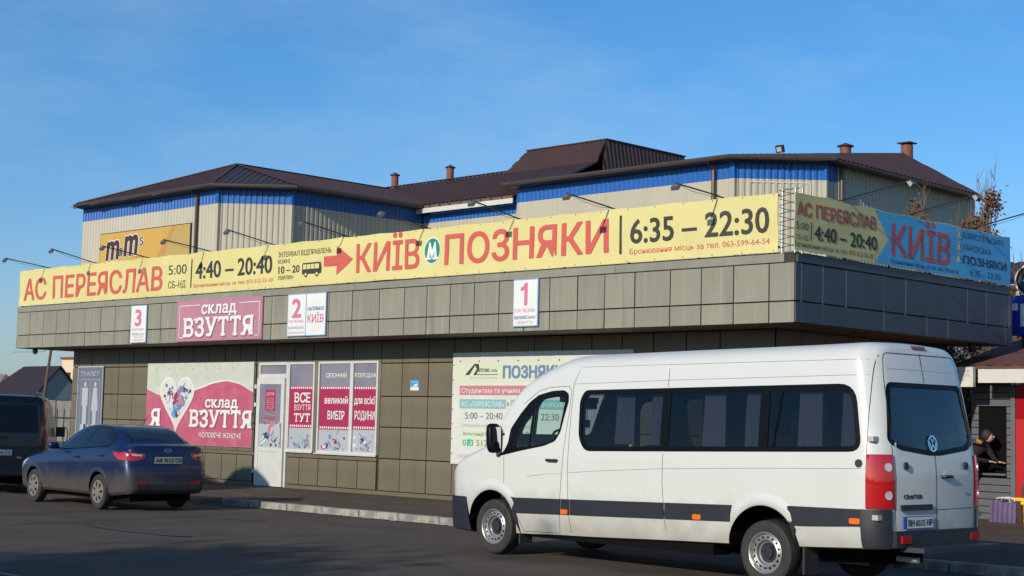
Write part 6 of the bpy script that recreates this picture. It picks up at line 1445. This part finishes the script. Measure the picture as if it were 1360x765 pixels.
MB().box(-.98, -1.02, .1, .75, 1.93, 2.0).build('sun_visor', mt['interior'], van, world=False); MB().box(-.70, -.74, -.16, .16, 1.86, 1.95).tube([(-.72, 0, 1.86), (-.72, .0, 1.70)], .004, 4).tube([(-.72, 0, 1.72), (-.72, 0, 1.62)], .04, 8).build('rear_view_mirror', mt['dark'], van, world=False)
pg = MB(); pg.add([(-.55, .10, 1.40), (-.62, .22, 1.42), (-.56, .13, 1.62)], [(0, 1, 2)]).build('pennant', mt['mustard'], van, world=False, fix=False)
MB().add([(-.553, .105, 1.405), (-.623, .225, 1.425), (-.62, .19, 1.50), (-.555, .115, 1.50)], [(0, 1, 2, 3)]).build('pennant', mt['stickerblue'], van, world=False, fix=False)
# ================================================================== BLUE SALOON
car = root('parked_car', (-26.5+.0, 14.5+.83, .004), 'dusty dark blue saloon car parked in front of the pink poster', 'car', rz=math.pi+R(-3.3))
CT = [  # x, half width, bottom, belt, top, half width of roof
    (.845, .42, .34, .56, .62, .36), (.82, .58, .29, .62, .70, .50), (.76, .70, .26, .68, .765, .62), (.62, .79, .24, .74, .82, .70), (.40, .835, .24, .80, .875, .74), (.0, .85, .24, .865, .935, .76), (-.40, .856, .24, .915, .975, .75), (-.60, .858, .24, .94, 1.02, .71),
    (-.90, .86, .24, .955, 1.185, .64), (-1.2, .86, .24, .975, 1.335, .60), (-1.5, .86, .24, .99, 1.425, .585), (-1.9, .86, .24, 1.01, 1.465, .58), (-2.3, .86, .24, 1.03, 1.465, .58), (-2.65, .858, .24, 1.05, 1.42, .57), (-2.92, .855, .25, 1.06, 1.325, .57), (-3.12, .845, .26, 1.06, 1.225, .60), (-3.27, .83, .28, 1.05, 1.15, .66), (-3.40, .80, .29, 1.03, 1.135, .70), (-3.465, .765, .30, .98, 1.12, .69), (-3.50, .72, .32, .93, 1.06, .64), (-3.525, .64, .36, .85, .96, .56)]
def chalf(x):
    w_, zb, bz, zt, wr = cr_interp(CT, x); h = [(0, zb), (w_*.6, zb), (w_*.90, zb+.005), (w_*.955, zb+.05), (w_*.975, zb+.14)]
    for f_, yy in ((.25, .99), (.45, 1.0), (.65, 1.0), (.82, .992), (.93, .978)): h.append((w_*yy, zb+.14+(bz-.02-zb-.14)*f_))
    h += [(w_*.962, bz-.01), (w_*.935, bz+.008)]
    ze = max(zt-.05, bz+.012)
    for t in (.2, .4, .6, .8): h.append((w_*.93+(wr-w_*.93)*(t-.10*math.sin(math.pi*t)), bz+.01+(ze-bz-.01)*t))
    h += [(wr, ze), (wr*.95, ze+(zt-ze)*.6), (wr*.82, ze+(zt-ze)*.86), (wr*.5, zt-.004), (wr*.25, zt-.001), (0, zt)]; return h
def cpost(p):   # rear bumper bulge below the boot edge
    if p.x < -3.2 and p.z < .80: p = p+Vector((-.045*min(1, (.80-p.z)/.10)*min(1, (-3.2-p.x)/.25)*(1 if p.z > .36 else .3), 0, 0))
    return p
car.scale = (.97, .98, 1)
cx_ = sorted(set([r[0] for r in CT]+[.70, .5, .2, -.2, -.5, -.7, -.8, -1.0, -1.1, -1.35, -1.7, -2.1, -2.5, -2.8, -3.0, -3.2, -3.33, -3.43]), reverse=True)
cb_ = loft(cx_, chalf, cpost); cbt = bvh_of(cb_); cut = []
for ax_, ar, az in ((0, .335, .315), (-2.57, .335, .315)):
    n = 26; pts = [(ax_+ar*math.cos(math.pi*k/(n-1)), az+ar*math.sin(math.pi*k/(n-1))) for k in range(n)]+[(ax_-ar, 0), (ax_+ar, 0)]
    for s in (1, -1): q = MB(); q.prism([(a, .56*s, b) for a, b in pts], (0, .5*s, 0)); cut.append((q, mt['dark']))
bool_body(cb_, cut, 'body', mt['bluepaint'], car, smooth=26)
wA = rpoly([(-1.02, 1.005), (-1.18, 1.10), (-1.50, 1.29), (-1.78, 1.375), (-2.02, 1.395), (-1.93, 1.05)], .03); wB = rpoly([(-1.98, 1.05), (-2.07, 1.395), (-2.45, 1.38), (-2.70, 1.30), (-2.86, 1.18), (-2.80, 1.105)], .04)
dlo = rpoly([(-.90, .985), (-1.10, 1.085), (-1.48, 1.31), (-1.78, 1.405), (-2.10, 1.425), (-2.48, 1.405), (-2.76, 1.315), (-2.93, 1.18), (-2.83, 1.085)], .03)
for side_, sg_ in (('left', 1), ('right', -1)):
    fr_ = wrap(cbt, side_, dlo, 'window_frame', mt['blackpaint'], car, .002, 0, .08)
    for g_ in (wA, wB): wrap(cbt, side_, g_, 'side_window', mt['carglass'], fr_, .005, 0, .08)
    seam(cbt, side_, [(-.98, .99), (-1.95, 1.045), (-2.84, 1.10)], .012, 'chrome_strip', mt['chrome'] if False else mt['trim'], car, .008)
    for P_ in ([(-.62, .90), (-.70, .55), (-.66, .30), (-.75, .27)], [(-1.87, 1.02), (-1.86, .60), (-1.84, .28)], [(-2.87, 1.05), (-2.66, .90), (-2.45, .68), (-2.33, .62), (-2.22, .42), (-2.20, .28)], [(-.75, .285), (-2.2, .295)], [(-3.22, .82), (-3.18, .62), (-3.0, .50)]): seam(cbt, side_, P_, .007, 'panel_gap', mt['joint'], car, .0015)
    for x, z in ((-1.68, .875), (-2.60, .92)):
        a, _ = cast(cbt, side_, x, z, .025); b, _ = cast(cbt, side_, x-.16, z+.005, .025); MB().tube([a-Vector((0, .02*sg_, 0)), a, b, b-Vector((0, .02*sg_, 0))], .013, 8).build('door_handle', mt['bluepaint'], car, world=False, smooth=40)
    link('mirror', rbox(-1.0, sg_*.95, 1.06, .12, .20, .13, 3), mt['bluepaint'], car, smooth=80)
    MB().box(-1.03, -.98, min(sg_*.84, sg_*.90), max(sg_*.84, sg_*.90), 1.0, 1.04).build('mirror_arm', mt['trim'], car, world=False)
    for ax_ in (0, -2.57):
        V = []; k = 22
        for i in range(k+1):
            t = R(10+160*i/k)
            for rr, e in ((.335, .004), (.345, .014), (.375, .010), (.41, .0005)): V.append(cast(cbt, side_, ax_+rr*math.cos(t), .315+rr*math.sin(t), e)[0])
        link('wheel_arch', me_from(V, [(4*i+j, 4*i+4+j, 4*i+5+j, 4*i+1+j) for i in range(k) for j in range(3)]), mt['bluepaint'], car, smooth=60)
        wheel(car, ax_, sg_*.745, .302, .302, .185, .200, 'cap', sg_, mt['steel_dirty'], spin=.4 if ax_ else .1)
    wrap(cbt, side_, rpoly([(.78, .66), (.50, .735), (.28, .80), (.55, .60)], .02), 'headlamp', mt['lens'], car, .004, 0, .1)
    wrap(cbt, side_, rpoly([(-3.06, 1.0), (-3.30, 1.005), (-3.46, .99), (-3.45, .875), (-3.25, .875)], .02), 'tail_lamp', mt['redlamp'], car, .006, 0, .05)
    tl = wrap(cbt, 'rear', rpoly([(.44*sg_, .985), (.78*sg_, 1.0), (.80*sg_, .875), (.66*sg_, .86), (.48*sg_, .885)], .02), 'tail_lamp', mt['redlamp'], car, .006, 0, .05)
    wrap(cbt, 'rear', rpoly([(.50*sg_, .965), (.70*sg_, .978), (.68*sg_, .945), (.52*sg_, .935)], .01), 'lamp_lens', mt['lens'], tl, .012, 0, .08)
    wrap(cbt, 'rear', rpoly([(.40*sg_, .49), (.62*sg_, .52), (.64*sg_, .475), (.42*sg_, .455)], .01), 'reflector', mt['reddark'], car, .006, 0, .08)
wrap(cbt, 'rear', rpoly([(-.50, 1.40), (.50, 1.40), (.60, 1.19), (.57, 1.165), (-.57, 1.165), (-.60, 1.19)], .04), 'rear_window', mt['carglass'], car, .004, 0, .06)
wrap(cbt, 'front', rpoly([(-.58, 1.39), (.58, 1.39), (.68, 1.05), (-.68, 1.05)], .05), 'windscreen', mt['carglass'], car, .004, 0, .06)
seam(cbt, 'rear', [(-.66, 1.09), (-.66, 1.0), (-.47, .87), (-.42, .735), (.42, .735), (.47, .87), (.66, 1.0), (.66, 1.09)], .008, 'panel_gap', mt['joint'], car, .002)
seam(cbt, 'rear', [(-.76, .70), (.76, .70)], .012, 'panel_gap', mt['joint'], car, .003)
wrap(cbt, 'rear', rpoly([(-.62, .455), (.62, .455), (.56, .345), (-.56, .345)], .03), 'bumper_insert', mt['plastic'], car, .006, 0, .1)
wrap(cbt, 'rear', rpoly([(-.30, .955), (.30, .955), (.28, .80), (-.28, .80)], .02), 'plate_recess', mt['blackpaint'], car, .003, 0, .1)
plate(car, -3.525, .275, -.275, .815, .93, 'АА 9112 СВ', 'plate_dirty', False)
CF = locfr(cbt, 'rear'); ob = MB(); n = 24; V = [CF(.075*k_*math.cos(6.283*i/n), 1.04+.034*k_*math.sin(6.283*i/n), .006) for k_ in (1, .82) for i in range(n)]; ob.add(V, [(i, (i+1) % n, (i+1) % n+n, i+n) for i in range(n)]); ob.build('badge', mt['chrome'], car, world=False, fix=False)
letters('KIΛ', CF, .045, -.045, 1.025, 1.055, mt['chrome'], car, .006, .02, world=False)
MB().tube([(-2.55, .0, 1.45), (-2.72, 0, 1.60)], .006, 5).build('aerial', mt['darkmetal'], car, world=False)
MB().box(-3.3, .5, -.6, .6, .16, .30).tube([(-2.57, -.7, .302), (-2.57, .7, .302)], .04, 6).build('underbody', mt['dark'], car, world=False)
q = MB()                                    # things lying on the parcel shelf behind the rear glass read as reflections
# ================================================================== BLACK MINIVAN
mv = root('parked_minivan', (-29.6-.853*3.9+.02, 15.37+.521*3.9, .004), 'black minivan seen from behind at the left edge', 'minivan', rz=math.atan2(.521, -.853))
# origin at the front axle: rear face at x = -3.9
NT = [(.85, .60, .34, .80, .10), (.78, .82, .28, .95, .12), (.55, .92, .26, 1.08, .14), (.1, .95, .25, 1.22, .16), (-.15, .955, .25, 1.40, .18), (-.55, .955, .25, 1.78, .20), (-.85, .955, .25, 1.92, .20), (-1.3, .955, .25, 1.985, .19), (-2.5, .955, .26, 2.0, .18), (-3.5, .95, .28, 1.995, .17), (-3.75, .935, .30, 1.98, .16), (-3.86, .90, .32, 1.95, .14), (-3.90, .83, .36, 1.88, .12)]
def nhalf(x):
    w_, zb, zt, rc_ = cr_interp(NT, x); h = [(0, zb), (w_*.6, zb), (w_*.93, zb), (w_*.98, zb+.05)]; zc = zt-rc_
    for i in range(8): z = zb+.12+(zc-zb-.12)*i/7; h.append((w_*(1-(.11*((z-1.1)/.9)**1.2 if z > 1.1 else 0)), z))
    ye = h[-1][0]
    for k in range(1, 5): t = k/5*math.pi/2; h.append((ye-rc_*(1-math.cos(t)), zc+rc_*math.sin(t)*.9))
    yl = ye-rc_
    for f_, q in ((1, .92), (.5, .98), (0, 1)): h.append((yl*f_, zc+rc_*q))
    return h
nb_ = loft(sorted(set([r[0] for r in NT]+[.3, -.35, -.7, -1.0, -1.8, -2.2, -3.0, -3.3, -3.65, -3.82]), reverse=True), nhalf, lambda p: p+Vector((.10*max(0, (p.z-1.1)/.9)*(1 if p.x < -3.6 else 0), 0, 0))); nbt = bvh_of(nb_); cut = []
for ax_ in (0, -3.0):
    n = 24; pts = [(ax_+.38*math.cos(math.pi*k/(n-1)), .34+.38*math.sin(math.pi*k/(n-1))) for k in range(n)]+[(ax_-.38, 0), (ax_+.38, 0)]
    for s in (1, -1): q = MB(); q.prism([(a, .6*s, b) for a, b in pts], (0, .6*s, 0)); cut.append((q, mt['dark']))
bool_body(nb_, cut, 'body', mt['blackpaint'], mv, smooth=28)
for side_, sg_ in (('left', 1), ('right', -1)):
    for a, b in ((-.75, -1.55), (-1.62, -2.6), (-2.67, -3.6)): wrap(nbt, side_, rpoly([(a, 1.72), (b, 1.74), (b, 1.18), (a+.0, 1.16)], .06), 'side_window', mt['darkglass'], mv, .004, 0, .3)
    for ax_ in (0, -3.0): wheel(mv, ax_, sg_*.82, .335, .335, .21, .215, 'cap', sg_, mt['steel_dirty'])
    wrap(nbt, 'rear', rpoly([(.80*sg_, 1.52), (.90*sg_, 1.50), (.92*sg_, 1.02), (.78*sg_, 1.0)], .02), 'tail_lamp', mt['reddark'], mv, .008, .006, .2)
    wrap(nbt, side_, rpoly([(-3.78, 1.50), (-3.86, 1.50), (-3.88, 1.02), (-3.80, 1.02)], .01), 'tail_lamp', mt['reddark'], mv, .006, 0, .2)
    q = MB().box(-.62, -.52, min(sg_*.97, sg_*1.17), max(sg_*.97, sg_*1.17), 1.10, 1.32).build('mirror', mt['blackpaint'], mv, world=False)
    MB().tube([(-1.0, sg_*.66, 2.0), (-1.1, sg_*.66, 2.045), (-3.5, sg_*.66, 2.055), (-3.65, sg_*.66, 2.0)], .018, 6).build('roof_rail', mt['metal'], mv, world=False)
wrap(nbt, 'rear', rpoly([(-.70, 1.78), (.70, 1.78), (.76, 1.22), (-.76, 1.22)], .06), 'rear_window', mt['darkglass'], mv, .004, 0, .2)
seam(nbt, 'rear', [(-.80, .62), (-.84, 1.0), (-.76, 1.86), (.76, 1.86), (.84, 1.0), (.80, .62), (-.80, .62)], .01, 'panel_gap', mt['dark'], mv, .002)
wrap(nbt, 'rear', rpoly([(-.88, .58), (.88, .58), (.86, .36), (-.86, .36)], .05), 'rear_bumper', mt['plastic'], mv, .02, .02, .2)
seam(nbt, 'rear', [(-.62, .56), (.62, .56)], .02, 'bumper_line', mt['rubber'], mv, .045)
plate(mv, -3.925, .26, -.26, .76, .87, 'АІ 2004 СЕ', 'plate', False)
letters('CARAVELLE', locfr(nbt, 'rear'), .62, .22, 1.06, 1.10, mt['metal'], mv, .006, .03, world=False)
for y in (.0,): MB().tube([(-3.90, y-.12, 1.12), (-3.935, y-.11, 1.12), (-3.935, y+.11, 1.12), (-3.90, y+.12, 1.12)], .014, 6).build('handle', mt['darkmetal'], mv, world=False)
for y in (-.40, .42): wrap(nbt, 'rear', rpoly([(y-.05, .70), (y+.05, .70), (y+.05, .73), (y-.05, .73)], .01), 'badge', mt['metal'], mv, .005, .003, .2)
MB().box(-3.6, .4, -.6, .6, .18, .30).build('underbody', mt['dark'], mv, world=False)
